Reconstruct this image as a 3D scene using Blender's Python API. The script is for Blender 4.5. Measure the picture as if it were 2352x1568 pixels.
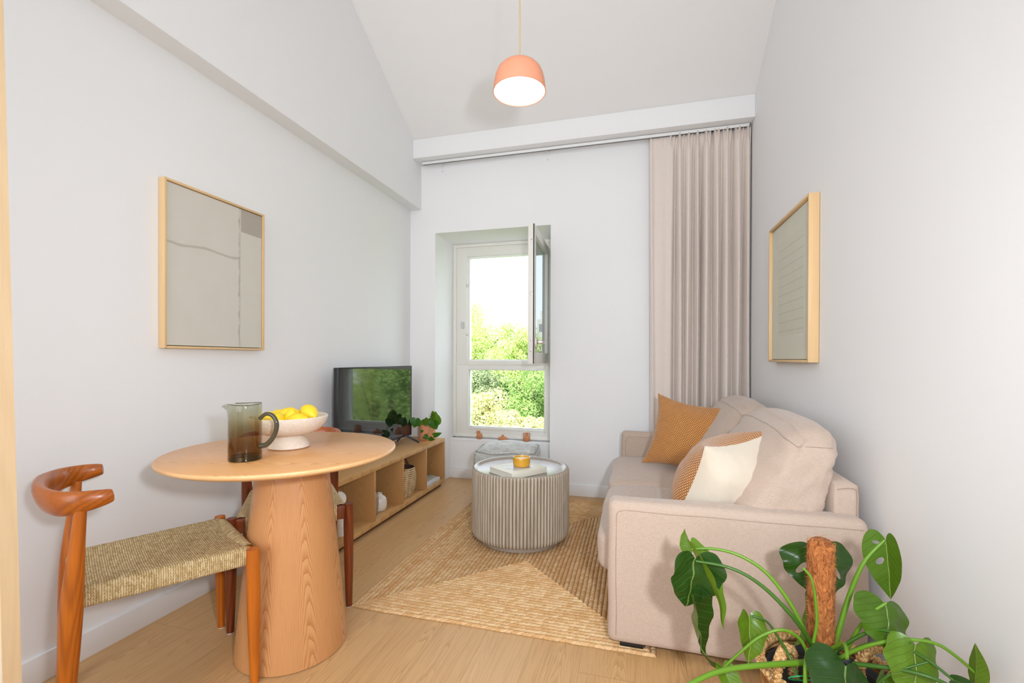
import bpy, bmesh, math, random
from math import sin, cos, pi, sqrt, exp, atan2, radians
from mathutils import Vector, Matrix, noise
from mathutils.geometry import delaunay_2d_cdt
V = Vector
random.seed(7)
for o in list(bpy.data.objects): bpy.data.objects.remove(o)
C = bpy.context.scene.collection
S = bpy.context.scene

# ------------------------------------------------------------------ camera
F, YAW, PITCH, ROLL, PY, H = 1047.05, 0.266213, -0.0038768, 0.0036955, 827.66, 1.09
cy, sy = cos(YAW), sin(YAW); cp, sp = cos(PITCH), sin(PITCH); cr, sr = cos(ROLL), sin(ROLL)
FW = V((-sy*cp, cy*cp, sp)); RT0 = V((cy, sy, 0)); UP0 = RT0.cross(FW)
RT = cr*RT0 + sr*UP0; UP = -sr*RT0 + cr*UP0
cam = bpy.data.cameras.new('camera'); camo = bpy.data.objects.new('camera', cam); C.objects.link(camo)
M = Matrix((RT, UP, -FW)).transposed().to_4x4(); M.translation = V((0, 0, H)); camo.matrix_world = M
cam.sensor_width = 36; cam.sensor_fit = 'HORIZONTAL'; cam.lens = F/2352*36
cam.shift_y = (PY-784)/2352; cam.clip_start = .02; cam.clip_end = 500
S.camera = camo

def ray(x, y): return (x-1176)/F*RT - (y-PY)/F*UP + FW
def at(x, y, d): return ray(x, y)*d + V((0, 0, H))
def onZ(x, y, z): r = ray(x, y); return r*((z-H)/r.z) + V((0, 0, H))
def onX(x, y, X): r = ray(x, y); return r*(X/r.x) + V((0, 0, H))
def onY(x, y, Y): r = ray(x, y); return r*(Y/r.y) + V((0, 0, H))

# ------------------------------------------------------------------ render look
S.view_settings.view_transform = 'Standard'; S.view_settings.look = 'None'
S.view_settings.exposure = 0.04; S.view_settings.gamma = 1
try: S.view_settings.use_curve_mapping = False
except Exception: pass

# ------------------------------------------------------------------ world, sun, lights
w = bpy.data.worlds.new('world'); S.world = w; w.use_nodes = True
bg = w.node_tree.nodes['Background']; bg.inputs[0].default_value = (.80, .88, 1.0, 1); bg.inputs[1].default_value = 3.6
def light(name, kind, loc, energy, col=(1, 1, 1), size=None, sizey=None, target=None, radius=None):
    l = bpy.data.lights.new(name, kind); l.energy = energy; l.color = col
    if kind == 'AREA':
        l.shape = 'RECTANGLE'; l.size = size; l.size_y = sizey or size
    if radius is not None: l.shadow_soft_size = radius
    o = bpy.data.objects.new(name, l); C.objects.link(o); o.location = loc
    if target is not None:
        d = V(target)-V(loc); o.rotation_euler = d.to_track_quat('-Z', 'Y').to_euler()
    return o
sun = light('sun', 'SUN', (0, -6, 20), 9.5, (1, .96, .88), target=(2.5, 6, 5)); sun.data.angle = .01
light('rear_fill_light', 'AREA', (-.75, -1.85, 1.9), 72, (.90, .968, 1.055), 2.2, 2.4, target=(0, 2.6, 1.6))  # large soft fill added behind the camera to brighten the room, no real lamp
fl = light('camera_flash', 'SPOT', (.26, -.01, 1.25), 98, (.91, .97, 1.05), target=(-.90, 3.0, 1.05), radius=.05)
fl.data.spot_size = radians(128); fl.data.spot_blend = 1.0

# ------------------------------------------------------------------ node helpers
class G:
    def __init__(s, name):
        s.m = bpy.data.materials.new(name); s.m.use_nodes = True; s.t = s.m.node_tree; s.t.nodes.clear()
        s.out = s.t.nodes.new('ShaderNodeOutputMaterial')
    def n(s, ty, props=None, **inp):
        nd = s.t.nodes.new(ty)
        for k, v in (props or {}).items(): setattr(nd, k, v)
        for k, v in inp.items(): s.set(nd, k, v)
        return nd
    def set(s, nd, k, v):
        key = int(k[1:]) if (k[0] == 'i' and k[1:].isdigit()) else k.replace('_', ' ')
        sock = nd.inputs[key]
        if isinstance(v, bpy.types.NodeSocket): s.t.links.new(v, sock)
        elif isinstance(v, bpy.types.Node): s.t.links.new(v.outputs[0], sock)
        else:
            if sock.type == 'RGBA' and len(v) == 3: v = (*v, 1)
            sock.default_value = v
    def math(s, op, a, b=0.0, c=None):
        nd = s.n('ShaderNodeMath', {'operation': op}); s.set(nd, 'i0', a); s.set(nd, 'i1', b)
        if c is not None: s.set(nd, 'i2', c)
        return nd.outputs[0]
    def mix(s, f, a, b, mode='MIX'):
        nd = s.n('ShaderNodeMix', {'data_type': 'RGBA', 'blend_type': mode})
        s.set(nd, 'i0', f); s.set(nd, 'i6', a); s.set(nd, 'i7', b); return nd.outputs[2]
    def ramp(s, f, *st):
        nd = s.n('ShaderNodeValToRGB'); s.set(nd, 'i0', f); cr = nd.color_ramp
        while len(cr.elements) < len(st): cr.elements.new(.5)
        for e, (p, c) in zip(cr.elements, st): e.position = p; e.color = (*c, 1) if len(c) == 3 else c
        return nd.outputs[0]
    def co(s, kind='Object', scale=(1, 1, 1), loc=(0, 0, 0), rot=(0, 0, 0)):
        t = s.n('ShaderNodeTexCoord'); m = s.n('ShaderNodeMapping')
        s.t.links.new(t.outputs[kind], m.inputs[0]); m.inputs['Location'].default_value = loc
        m.inputs['Scale'].default_value = scale; m.inputs['Rotation'].default_value = rot
        return m.outputs[0]
    def noise(s, vec, scale, detail=4, rough=.5, dist=0, col=False):
        nd = s.n('ShaderNodeTexNoise'); s.set(nd, 'Vector', vec); s.set(nd, 'Scale', scale); s.set(nd, 'Detail', detail)
        s.set(nd, 'Roughness', rough); s.set(nd, 'Distortion', dist); return nd.outputs[1 if col else 0]
    def bump(s, h, strength=.3, dist=.01, normal=None):
        nd = s.n('ShaderNodeBump'); s.set(nd, 'Height', h); s.set(nd, 'Strength', strength); s.set(nd, 'Distance', dist)
        if normal is not None: s.set(nd, 'Normal', normal)
        return nd.outputs[0]
    def sep(s, vec):
        nd = s.n('ShaderNodeSeparateXYZ'); s.set(nd, 'i0', vec); return nd.outputs
    def comb(s, x, y, z=0.0):
        nd = s.n('ShaderNodeCombineXYZ'); s.set(nd, 'i0', x); s.set(nd, 'i1', y); s.set(nd, 'i2', z); return nd.outputs[0]
    def pbr(s, **k):
        nd = s.n('ShaderNodeBsdfPrincipled', None, **k); s.t.links.new(nd.outputs[0], s.out.inputs[0]); return nd

def srgb(r, g, b):
    f = lambda c: (c/255/12.92) if c/255 <= .04045 else ((c/255+.055)/1.055)**2.4
    return (f(r), f(g), f(b))

def plain(name, col, rough=.6, var=.05, vs=8, bump=0, bs=60, **k):
    g = G(name); n = g.noise(g.co(), vs, 3)
    c = g.mix(g.math('MULTIPLY', n, 1.0), tuple(x*(1-var) for x in col), tuple(min(1, x*(1+var)) for x in col))
    a = dict(Base_Color=c, Roughness=rough, **k)
    if bump: a['Normal'] = g.bump(g.noise(g.co(), bs, 3), bump, .002)
    g.pbr(**a); return g.m

def wood(name, base, dark, axis=1, freq=22, rough=.35, cath=.5, fine=.35, wob=1.0, coat=0.0, light=None):
    """wood whose grain runs along one axis: cathedral rings from a stretched noise, plus fine pores"""
    g = G(name); lo = .55; sc = [freq*.35]*3; sc[axis] = lo
    base_n = g.noise(g.co(scale=tuple(sc)), 1.0, 2, .45, .35*wob)
    rings = g.math('SINE', g.math('MULTIPLY', base_n, 190.0*cath+30))
    rings = g.math('MULTIPLY_ADD', rings, .5, .5)
    rings = g.math('POWER', rings, 1.6)
    s2 = [freq*14]*3; s2[axis] = 4.0
    pores = g.noise(g.co(scale=tuple(s2)), 1.0, 3, .6)
    s3 = [5.0]*3; s3[axis] = .8
    tone = g.noise(g.co(scale=tuple(s3)), 1.0, 3)
    c = g.mix(g.math('MULTIPLY', rings, cath), base, dark)
    c = g.mix(g.math('MULTIPLY', g.ramp(pores, (.45, (0, 0, 0)), (.75, (1, 1, 1))), fine), c, tuple(x*.62 for x in dark))
    c = g.mix(g.math('MULTIPLY', tone, .35), c, light or tuple(min(1, x*1.25) for x in base))
    g.pbr(Base_Color=c, Roughness=rough, Coat_Weight=coat, Coat_Roughness=.2, Normal=g.bump(pores, .08, .001)); return g.m

# ------------------------------------------------------------------ materials
WALL = plain('white_paint', srgb(243, 242, 241), .85, .008, 3, .02, 90)
CEIL = plain('ceiling_paint', srgb(241, 239, 236), .9, .008, 3)
SKIRT = plain('skirting_paint', srgb(243, 242, 241), .55, .005)
FRAME_WHITE = plain('window_frame_paint', srgb(236, 233, 224), .4, .01)
WHITE = plain('white_lacquer', srgb(240, 240, 238), .4, .01)
DARK = plain('dark_gasket', (.02, .02, .02), .6)
STEEL = plain('brushed_steel', srgb(185, 175, 165), .3, .05, Metallic=1.0)

def cathwood(name, base, dark, kind, W, A, B, amt=.5, rough=.35, coat=0.0, dist=1.2, pale=None, rz=0.0):
    """veneer with arched (cathedral) figure: growth lines are level sets of A*along + B*across^2, repeated leaf by leaf"""
    g = G(name); co = g.co(rot=(0, 0, rz)); x, y, z = g.sep(co)[:3]
    if kind == 'cone': al = z; ac = g.math('MULTIPLY', g.math('ARCTAN2', y, x), .16)
    elif kind == 'x': al = x; ac = y
    elif kind == 'y': al = y; ac = x
    else: al = z; ac = g.math('ADD', x, y)
    q = g.math('DIVIDE', ac, W); cell = g.math('FLOOR', q); fr_ = g.math('SUBTRACT', g.math('FRACT', q), .5)
    rn = g.n('ShaderNodeTexWhiteNoise', {'noise_dimensions': '1D'}); g.set(rn, 'W', cell)
    c_ = g.math('MULTIPLY', g.math('ADD', fr_, g.math('MULTIPLY', g.math('SUBTRACT', rn.outputs[0], .5), .25)), W)
    nz = g.noise(g.comb(g.math('MULTIPLY', al, 2.2), g.math('MULTIPLY', ac, 16.0), cell), 1, 3, .55)
    n2 = g.noise(g.comb(g.math('MULTIPLY', al, 9.0), g.math('MULTIPLY', ac, 70.0), cell), 1, 2, .5)
    f = g.math('ADD', g.math('MULTIPLY', al, A), g.math('MULTIPLY', g.math('MULTIPLY', c_, c_), B))
    f = g.math('ADD', f, g.math('ADD', g.math('MULTIPLY', nz, dist*3.0), g.math('MULTIPLY', n2, dist*.6)))
    f = g.math('ADD', f, g.math('MULTIPLY', rn.outputs[0], 7.0))
    tri = g.math('FRACT', f); line = g.ramp(tri, (0, (1, 1, 1)), (.10, (.75, .75, .75)), (.55, (.12, .12, .12)), (.96, (0, 0, 0)), (1, (1, 1, 1)))
    pr = g.noise(g.comb(g.math('MULTIPLY', al, 10.0), g.math('MULTIPLY', ac, 420.0), 0.0), 1, 3, .6)
    tone = g.noise(g.comb(g.math('MULTIPLY', al, 1.1), g.math('MULTIPLY', ac, 7.0), cell), 1, 3)
    c = g.mix(g.math('MULTIPLY', line, amt), base, dark)
    c = g.mix(g.math('MULTIPLY', g.ramp(pr, (.48, (0, 0, 0)), (.72, (1, 1, 1))), .35), c, tuple(k*.8 for k in dark))
    c = g.mix(g.math('MULTIPLY', tone, .35), c, pale or tuple(min(1, k*1.15) for k in base))
    g.pbr(Base_Color=c, Roughness=rough, Coat_Weight=coat, Coat_Roughness=.2, Normal=g.bump(pr, .06, .001)); return g.m

def floor_mat():
    g = G('oak_floor_boards'); co = g.co(); x, y, z = g.sep(co)[:3]
    W = .19
    bi = g.math('FLOOR', g.math('DIVIDE', x, W)); fx = g.math('FRACT', g.math('DIVIDE', x, W))
    rnd = g.n('ShaderNodeTexWhiteNoise', {'noise_dimensions': '1D'}); g.set(rnd, 'W', bi)
    off = g.math('MULTIPLY', rnd.outputs[0], 1.9)
    yy = g.math('DIVIDE', g.math('ADD', y, off), 1.9); bj = g.math('FLOOR', yy); fy = g.math('FRACT', yy)
    r2 = g.n('ShaderNodeTexWhiteNoise', {'noise_dimensions': '2D'}); g.set(r2, 'Vector', g.comb(bi, bj))
    seed = g.math('MULTIPLY', r2.outputs[0], 17.0)
    cc = g.math('MULTIPLY', g.math('ADD', g.math('SUBTRACT', fx, .5), g.math('MULTIPLY', g.math('SUBTRACT', r2.outputs[0], .5), .9)), W)
    nz = g.noise(g.comb(g.math('MULTIPLY', x, 14.0), g.math('MULTIPLY', y, 1.8), seed), 1.0, 3, .6)
    n2 = g.noise(g.comb(g.math('MULTIPLY', x, 60.0), g.math('MULTIPLY', y, 7.0), seed), 1.0, 2, .5)
    f_ = g.math('ADD', g.math('MULTIPLY', y, 9.0), g.math('ADD', g.math('MULTIPLY', g.math('MULTIPLY', cc, cc), 2200.0), g.math('ADD', g.math('MULTIPLY', nz, 7.0), g.math('MULTIPLY', n2, 1.0))))
    rings = g.ramp(g.math('FRACT', g.math('ADD', f_, seed)), (0, (1, 1, 1)), (.12, (.7, .7, .7)), (.6, (.1, .1, .1)), (.95, (0, 0, 0)), (1, (1, 1, 1)))
    v2 = g.comb(g.math('MULTIPLY', x, 240.0), g.math('MULTIPLY', y, 5.0), seed); p = g.noise(v2, 1.0, 3, .6)
    kn = g.noise(g.comb(g.math('MULTIPLY', x, 9.0), g.math('MULTIPLY', y, 3.2), seed), 1.0, 2)
    c = g.mix(g.math('MULTIPLY', rings, .62), srgb(214, 171, 117), srgb(176, 128, 76))
    c = g.mix(g.math('MULTIPLY', g.ramp(p, (.45, (0, 0, 0)), (.8, (1, 1, 1))), .6), c, srgb(152, 106, 62))
    c = g.mix(g.math('MULTIPLY', g.ramp(kn, (.66, (0, 0, 0)), (.78, (1, 1, 1))), .45), c, srgb(135, 98, 70))
    c = g.mix(g.math('MULTIPLY', r2.outputs[0], .30), c, srgb(222, 184, 136))
    ex = g.math('MINIMUM', fx, g.math('SUBTRACT', 1.0, fx)); ey = g.math('MINIMUM', fy, g.math('SUBTRACT', 1.0, fy))
    seam = g.math('MAXIMUM', g.math('LESS_THAN', ex, .007), g.math('LESS_THAN', ey, .0010))
    c = g.mix(g.math('MULTIPLY', seam, .32), c, srgb(140, 104, 66))
    h = g.math('SUBTRACT', g.math('MULTIPLY', p, .2), seam)
    g.pbr(Base_Color=c, Roughness=.42, Normal=g.bump(h, .12, .001)); return g.m
FLOOR = floor_mat()
CAB = cathwood('oak_laminate', srgb(206, 160, 102), srgb(176, 126, 70), 'y', .11, 9, 4000, .7, .45)
CABV = cathwood('oak_laminate_upright', srgb(200, 152, 96), srgb(166, 114, 62), 'z', .12, 14, 3800, .75, .45)
TABLETOP = cathwood('red_oak_veneer_top', srgb(234, 178, 116), srgb(198, 122, 66), 'x', .17, 16, 4200, .95, .33, .15, 1.6, rz=radians(-14))
TABLEEDGE = wood('red_oak_edge', srgb(236, 190, 136), srgb(218, 156, 102), 0, 20, .35, .3, .2)
PEDESTAL = cathwood('red_oak_veneer_pedestal', srgb(212, 156, 102), srgb(170, 102, 52), 'cone', .150, 17, 3600, .9, .35, .1, 1.3)
TEAK = wood('honey_teak', srgb(200, 108, 18), srgb(124, 54, 6), 2, 16, .34, .6, .35, 1.0, .12)
TEAKR = wood('honey_teak_rail', srgb(182, 96, 20), srgb(120, 56, 10), 0, 10, .32, .6, .35, 1.4, .15)
TEAKD = wood('dark_reddish_teak', srgb(128, 58, 20), srgb(66, 26, 8), 2, 16, .34, .6, .3, 1.0, .12)
TEAKRD = wood('dark_reddish_teak_rail', srgb(170, 84, 32), srgb(100, 40, 12), 0, 10, .3, .35, .3, 1.0, .3)
PALEWOOD = wood('pale_ash_trim', srgb(232, 202, 160), srgb(216, 180, 134), 2, 30, .45, .3, .15)
FRAMEWOOD = wood('pale_oak_frame', srgb(226, 190, 140), srgb(208, 168, 114), 2, 40, .45, .2, .12)

def fabric(name, c1, c2, scale=260, bump=.35, rough=.9):
    g = G(name); co = g.co(); x, y, z = g.sep(co)[:3]
    a = g.noise(g.comb(g.math('MULTIPLY', x, scale*.12), g.math('MULTIPLY', y, scale*.12), g.math('MULTIPLY', z, scale*1.2)), 1, 2)
    b = g.noise(g.comb(g.math('MULTIPLY', x, scale*1.2), g.math('MULTIPLY', y, scale*1.2), g.math('MULTIPLY', z, scale*.12)), 1, 2)
    m = g.math('MULTIPLY_ADD', g.math('ADD', a, b), 1.6, -1.1)
    m = g.math('MINIMUM', g.math('MAXIMUM', m, 0.0), 1.0)
    soft = g.noise(co, 3.0, 3)
    c = g.mix(m, c1, c2); c = g.mix(g.math('MULTIPLY', soft, .12), c, c2)
    g.pbr(Base_Color=c, Roughness=rough, Sheen_Weight=.25, Sheen_Roughness=.5, Normal=g.bump(m, bump, .0012)); return g.m
SOFA = fabric('oatmeal_pink_linen', srgb(184, 160, 142), srgb(203, 182, 165), 620, .22)
SEAM = fabric('linen_piping', srgb(162, 138, 120), srgb(178, 156, 138))
CURTAIN = fabric('greige_curtain_linen', srgb(222, 207, 196), srgb(232, 220, 210), 900, .1)
POUF = fabric('grey_melange_weave', srgb(158, 158, 154), srgb(216, 214, 206), 110, .3)
CREAM = plain('cream_cotton', srgb(226, 213, 193), .9, .03, 40, .2, 300, Sheen_Weight=.3)

def mustard():
    g = G('mustard_knit_with_white_stitches'); uv = g.co('UV'); u, v = g.sep(uv)[:2]
    N = 42.0
    su = g.math('MULTIPLY', u, N); sv = g.math('MULTIPLY', v, N*1.15)
    row = g.math('FLOOR', sv); odd = g.math('MODULO', row, 2.0)
    fu = g.math('SUBTRACT', g.math('FRACT', g.math('ADD', su, g.math('MULTIPLY', odd, .5))), .5)
    fv = g.math('SUBTRACT', g.math('FRACT', sv), .5)
    d = g.math('SQRT', g.math('ADD', g.math('MULTIPLY', g.math('MULTIPLY', fu, fu), .7), g.math('MULTIPLY', fv, fv)))
    dot = g.ramp(d, (.17, (1, 1, 1)), (.27, (0, 0, 0)))
    n = g.noise(g.co(), 30, 3)
    c = g.mix(n, srgb(156, 88, 14), srgb(186, 112, 28)); c = g.mix(g.math('MULTIPLY', dot, .9), c, srgb(250, 226, 176))
    g.pbr(Base_Color=c, Roughness=.9, Sheen_Weight=.3, Normal=g.bump(dot, .6, .002)); return g.m
MUSTARD = mustard()

def cordmat(name, c1, c2, c3, tw=1.0, rough=.75, rowtint=None, slant=1.1, nf=55, gap=1.0):
    """UV: u runs along the cord in cord widths, v counts rows"""
    g = G(name); uv = g.co('UV'); u, v = g.sep(uv)[:2]
    row = g.math('FLOOR', v); fv = g.math('SUBTRACT', g.math('FRACT', v), .5)
    rn = g.n('ShaderNodeTexWhiteNoise', {'noise_dimensions': '1D'}); g.set(rn, 'W', row)
    par = g.math('MULTIPLY_ADD', g.math('MODULO', row, 2.0), 2.0, -1.0)
    uu = g.math('ADD', g.math('MULTIPLY', u, tw), g.math('MULTIPLY', rn.outputs[0], 5.0))
    strand = g.math('ADD', uu, g.math('MULTIPLY', g.math('MULTIPLY', fv, par), slant))
    tri = g.math('ABSOLUTE', g.math('SINE', g.math('MULTIPLY', strand, pi)))
    prof = g.math('SQRT', g.math('MAXIMUM', g.math('SUBTRACT', 1.0, g.math('MULTIPLY', g.math('MULTIPLY', fv, fv), 4.0)), 0.0))
    h = g.math('MULTIPLY', prof, g.math('MULTIPLY_ADD', tri, .5, .5))
    rs = g.n('ShaderNodeTexWhiteNoise', {'noise_dimensions': '2D'}); g.set(rs, 'Vector', g.comb(row, g.math('FLOOR', strand)))
    c = g.mix(rs.outputs[0], c1, c2)
    if rowtint: c = g.mix(g.math('MULTIPLY', g.math('POWER', rn.outputs[0], 2.0), .55), c, rowtint)
    c = g.mix(g.math('MULTIPLY', g.ramp(g.noise(g.co(), nf, 3), (.5, (0, 0, 0)), (.7, (1, 1, 1))), .5), c, c3)
    c = g.mix(g.math('MULTIPLY', g.ramp(h, (.12, (1, 1, 1)), (.5, (0, 0, 0))), gap), c, tuple(q*.42 for q in c3))
    g.pbr(Base_Color=c, Roughness=rough, Normal=g.bump(h, .9, .004)); return g.m
SEATCORD = cordmat('seagrass_cord', srgb(240, 216, 166), srgb(206, 174, 118), srgb(160, 128, 74), .62)
JUTE = cordmat('jute_braid', srgb(236, 202, 154), srgb(212, 168, 112), srgb(186, 130, 74), .62, .9, srgb(206, 146, 88), 1.5, 130, .5)
WICKER = cordmat('wicker_rope', srgb(206, 158, 96), srgb(176, 120, 62), srgb(140, 84, 36), .4)

# ------------------------------------------------------------------ object helpers
OFF = {}
def off(parent):
    return OFF.get(parent.name, V((0, 0, 0))) if parent else V((0, 0, 0))
def tag(o, label=None, cat=None, group=None, kind=None):
    if label: o['label'] = label
    if cat: o['category'] = cat
    if group: o['group'] = group
    if kind: o['kind'] = kind
    return o
def thing(name, label, cat, loc, group=None, kind=None):
    o = bpy.data.objects.new(name, None); C.objects.link(o); o.location = loc; o.empty_display_size = .05
    OFF[o.name] = V(loc); return tag(o, label, cat, group, kind)
def mesh(name, verts, faces, mat, parent=None, uvs=None, smooth=True, mi=None, loc=None):
    """verts are world coordinates; parent's (or loc's) origin is taken off"""
    base = V(loc) if loc is not None else off(parent)
    me = bpy.data.meshes.new(name); me.from_pydata([tuple(V(v)-base) for v in verts], [], faces)
    mats = mat if isinstance(mat, (list, tuple)) else [mat]
    for m in mats: me.materials.append(m)
    if uvs:
        l = me.uv_layers.new(name='UVMap')
        if isinstance(uvs[0], (list,)) :
            k = 0
            for f in uvs:
                for c in f: l.data[k].uv = c; k += 1
        else:
            for lp in me.loops: l.data[lp.index].uv = uvs[lp.vertex_index]
    if mi:
        for p, i in zip(me.polygons, mi): p.material_index = i
    for p in me.polygons: p.use_smooth = smooth
    me.update()
    o = bpy.data.objects.new(name, me); C.objects.link(o)
    if loc is not None and parent is None: o.location = base
    if parent: o.parent = parent
    OFF[o.name] = off(parent) if parent else (base if loc is not None else V((0, 0, 0)))
    return o
def sharp(o, ang=40):
    try: o.data.set_sharp_from_angle(angle=radians(ang))
    except Exception: pass
    return o
def from_bm(name, bm, mat, parent=None, smooth=True, loc=None, sh=40):
    bm.verts.index_update()
    v = [x.co.copy() for x in bm.verts]; f = [[q.index for q in fc.verts] for fc in bm.faces]; bm.free()
    o = mesh(name, v, f, mat, parent, smooth=smooth, loc=loc)
    return sharp(o, sh) if smooth else o
def add_box(bm, a, b, r=0, seg=2, rot=None, piv=None):
    a, b = V(a), V(b); c = (a+b)/2; s = b-a
    g = bmesh.ops.create_cube(bm, size=1); vs = g['verts']
    for v in vs: v.co = V((v.co.x*abs(s.x), v.co.y*abs(s.y), v.co.z*abs(s.z)))+c
    if r:
        es = list({e for v in vs for e in v.link_edges})
        res = bmesh.ops.bevel(bm, geom=es, offset=r, segments=seg, profile=.5, affect='EDGES')
        vs = list({v for f in res['faces'] for v in f.verts} | {v for v in vs if v.is_valid})
    if rot: bmesh.ops.rotate(bm, verts=vs, cent=piv or c, matrix=rot)
    return vs
def box(name, a, b, mat, parent=None, r=0, seg=2, rot=None, piv=None, loc=None):
    bm = bmesh.new(); add_box(bm, a, b, r, seg, rot, piv)
    return from_bm(name, bm, mat, parent, smooth=r > 0, loc=loc, sh=35)
def lathe(name, prof, c, mat, parent=None, n=48, sx=1, sy_=1, loc=None, wob=0, closed=False, sh=50, uvk=None):
    """profile [(r,z)] about vertical axis at c"""
    vs, fs, uv = [], [], []
    m = len(prof)
    for j in range(n):
        a = 2*pi*j/n
        for i, (r, z) in enumerate(prof):
            q = 1+wob*noise.noise(V((cos(a)*1.3, sin(a)*1.3, z*9+c[0]*7)))
            vs.append(V((c[0]+r*cos(a)*sx*q, c[1]+r*sin(a)*sy_*q, c[2]+z)))
    for j in range(n):
        j2 = (j+1) % n
        for i in range(m-1):
            ra, rb = prof[i][0], prof[i+1][0]
            q = [j*m+i, j2*m+i, j2*m+i+1, j*m+i+1]
            fs.append(q)
            if uvk:
                uv.append([(j*uvk[0], i*uvk[1]), ((j+1)*uvk[0], i*uvk[1]), ((j+1)*uvk[0], (i+1)*uvk[1]), (j*uvk[0], (i+1)*uvk[1])])
    o = mesh(name, vs, fs, mat, parent, loc=loc, uvs=uv or None)
    bm = bmesh.new(); bm.from_mesh(o.data); bmesh.ops.remove_doubles(bm, verts=bm.verts, dist=1e-6); bmesh.ops.recalc_face_normals(bm, faces=bm.faces)
    bm.to_mesh(o.data); bm.free(); return sharp(o, sh)
def catmull(pts, k=8):
    P = [V(p) for p in pts]; out = []
    for i in range(len(P)-1):
        p0 = P[max(i-1, 0)]; p1 = P[i]; p2 = P[i+1]; p3 = P[min(i+2, len(P)-1)]
        for j in range(k):
            t = j/k
            out.append(.5*((2*p1)+(p2-p0)*t+(2*p0-5*p1+4*p2-p3)*t*t+(3*p1-p0-3*p2+p3)*t**3))
    out.append(P[-1]); return out
def lerp_list(L, t):
    x = t*(len(L)-1); i = min(int(x), len(L)-2); f = x-i
    return L[i]*(1-f)+L[i+1]*f
def sweep_data(path, rad, n=10, flat=None, up=None, cap=True, closed=False):
    """rad: number or function t->(a,b) ; returns verts, faces, uvs per face"""
    P = [V(p) for p in path]; m = len(P); vs = []; T = []
    for i in range(m):
        a = P[(i-1) % m] if (closed or i > 0) else P[i]; b = P[(i+1) % m] if (closed or i < m-1) else P[i]
        T.append((b-a).normalized())
    ref = V(up) if up else (V((0, 0, 1)) if abs(T[0].z) < .9 else V((1, 0, 0)))
    N = (ref-T[0]*ref.dot(T[0])).normalized()
    L = [0]
    for i in range(m):
        if i: L.append(L[-1]+(P[i]-P[i-1]).length)
        if up:
            N = (V(up)-T[i]*V(up).dot(T[i])); N.normalize()
        else:
            N = (N-T[i]*N.dot(T[i])).normalized()
        B = T[i].cross(N); t = i/(m-1)
        r = rad(t) if callable(rad) else rad
        ra, rb = r if isinstance(r, tuple) else (r, r)
        for k in range(n):
            a = 2*pi*k/n; vs.append(P[i]+N*(ra*cos(a))+B*(rb*sin(a)))
    fs = []
    for i in range(m if closed else m-1):
        for k in range(n):
            i2 = (i+1) % m
            fs.append([i*n+k, i*n+(k+1) % n, i2*n+(k+1) % n, i2*n+k])
    if cap and not closed:
        fs.append([k for k in range(n)][::-1]); fs.append([(m-1)*n+k for k in range(n)])
    return vs, fs
def tube(name, path, rad, mat, parent=None, n=10, up=None, loc=None, closed=False):
    v, f = sweep_data(path, rad, n, up=up, closed=closed)
    return sharp(mesh(name, v, f, mat, parent, loc=loc), 50)
class Acc:
    def __init__(s): s.v = []; s.f = []; s.uv = []; s.mi = []
    def add(s, v, f, uv=None, mi=0):
        k = len(s.v); s.v += v; s.f += [[i+k for i in q] for q in f]
        if uv: s.uv += uv
        s.mi += [mi]*len(f)
    def build(s, name, mat, parent=None, smooth=True, loc=None, sh=50):
        o = mesh(name, s.v, s.f, mat, parent, smooth=smooth, loc=loc, uvs=s.uv if s.uv else None, mi=s.mi if any(s.mi) else None)
        return sharp(o, sh) if smooth else o
def struct(o): o['kind'] = 'structure'; return o
def quadprism(name, pts, depthvec, mat, parent=None):
    """polygon extruded by depthvec"""
    P = [V(p) for p in pts]; n = len(P); d = V(depthvec)
    vs = P+[p+d for p in P]
    fs = [list(range(n))[::-1], [i+n for i in range(n)]]+[[i, (i+1) % n, (i+1) % n+n, i+n] for i in range(n)]
    o = mesh(name, vs, fs, mat, parent, smooth=False)
    bm = bmesh.new(); bm.from_mesh(o.data); bmesh.ops.recalc_face_normals(bm, faces=bm.faces); bm.to_mesh(o.data); bm.free()
    return o

# ================================================================== THE ROOM
XL, XU, XR, D, YB = -1.925, -1.82, .785, 3.643, -2.0
ZC = 3.69
NX0, NX1, NZ, NF, NB = -1.687, -.673, 2.175, 3.90, 4.16
struct(box('floor', (-2.3, YB-.2, -.12), (1.1, NB, 0), FLOOR))
# left wall with the shallow step (soffit) at 2.388
quadprism('wall_left', [(XL, YB, 0), (XL, YB, 2.388), (XU, YB, 2.388), (XU, YB, ZC+.1), (-2.2, YB, ZC+.1), (-2.2, YB, 0)], (0, NB-YB, 0), WALL)
struct(bpy.data.objects['wall_left'])
struct(box('wall_right', (XR, YB, 0), (XR+.25, NB, ZC+.1), WALL))
struct(box('wall_front', (-2.2, YB-.2, 0), (XR+.25, YB, ZC+.1), WALL))
# back wall with the splayed window recess
FX0, FX1, FZ0, FZ1, FY = -1.642, -.70, .372, 2.142, 3.95
a = Acc()
a.add([V((-2.2, D, 0)), V((NX0, D, 0)), V((NX0, D, ZC)), V((-2.2, D, ZC))], [[0, 1, 2, 3]])
a.add([V((NX1, D, 0)), V((XR+.2, D, 0)), V((XR+.2, D, ZC)), V((NX1, D, ZC))], [[0, 1, 2, 3]])
a.add([V((NX0, D, NZ)), V((NX1, D, NZ)), V((NX1, D, ZC)), V((NX0, D, ZC))], [[0, 1, 2, 3]])
a.add([V((NX0, D, 0)), V((NX0, D, NZ)), V((FX0, FY, FZ1)), V((FX0, FY, 0))], [[0, 1, 2, 3]])     # left reveal
a.add([V((NX1, D, 0)), V((NX1, D, NZ)), V((FX1, FY, FZ1)), V((FX1, FY, 0))], [[0, 3, 2, 1]])     # right reveal
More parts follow.
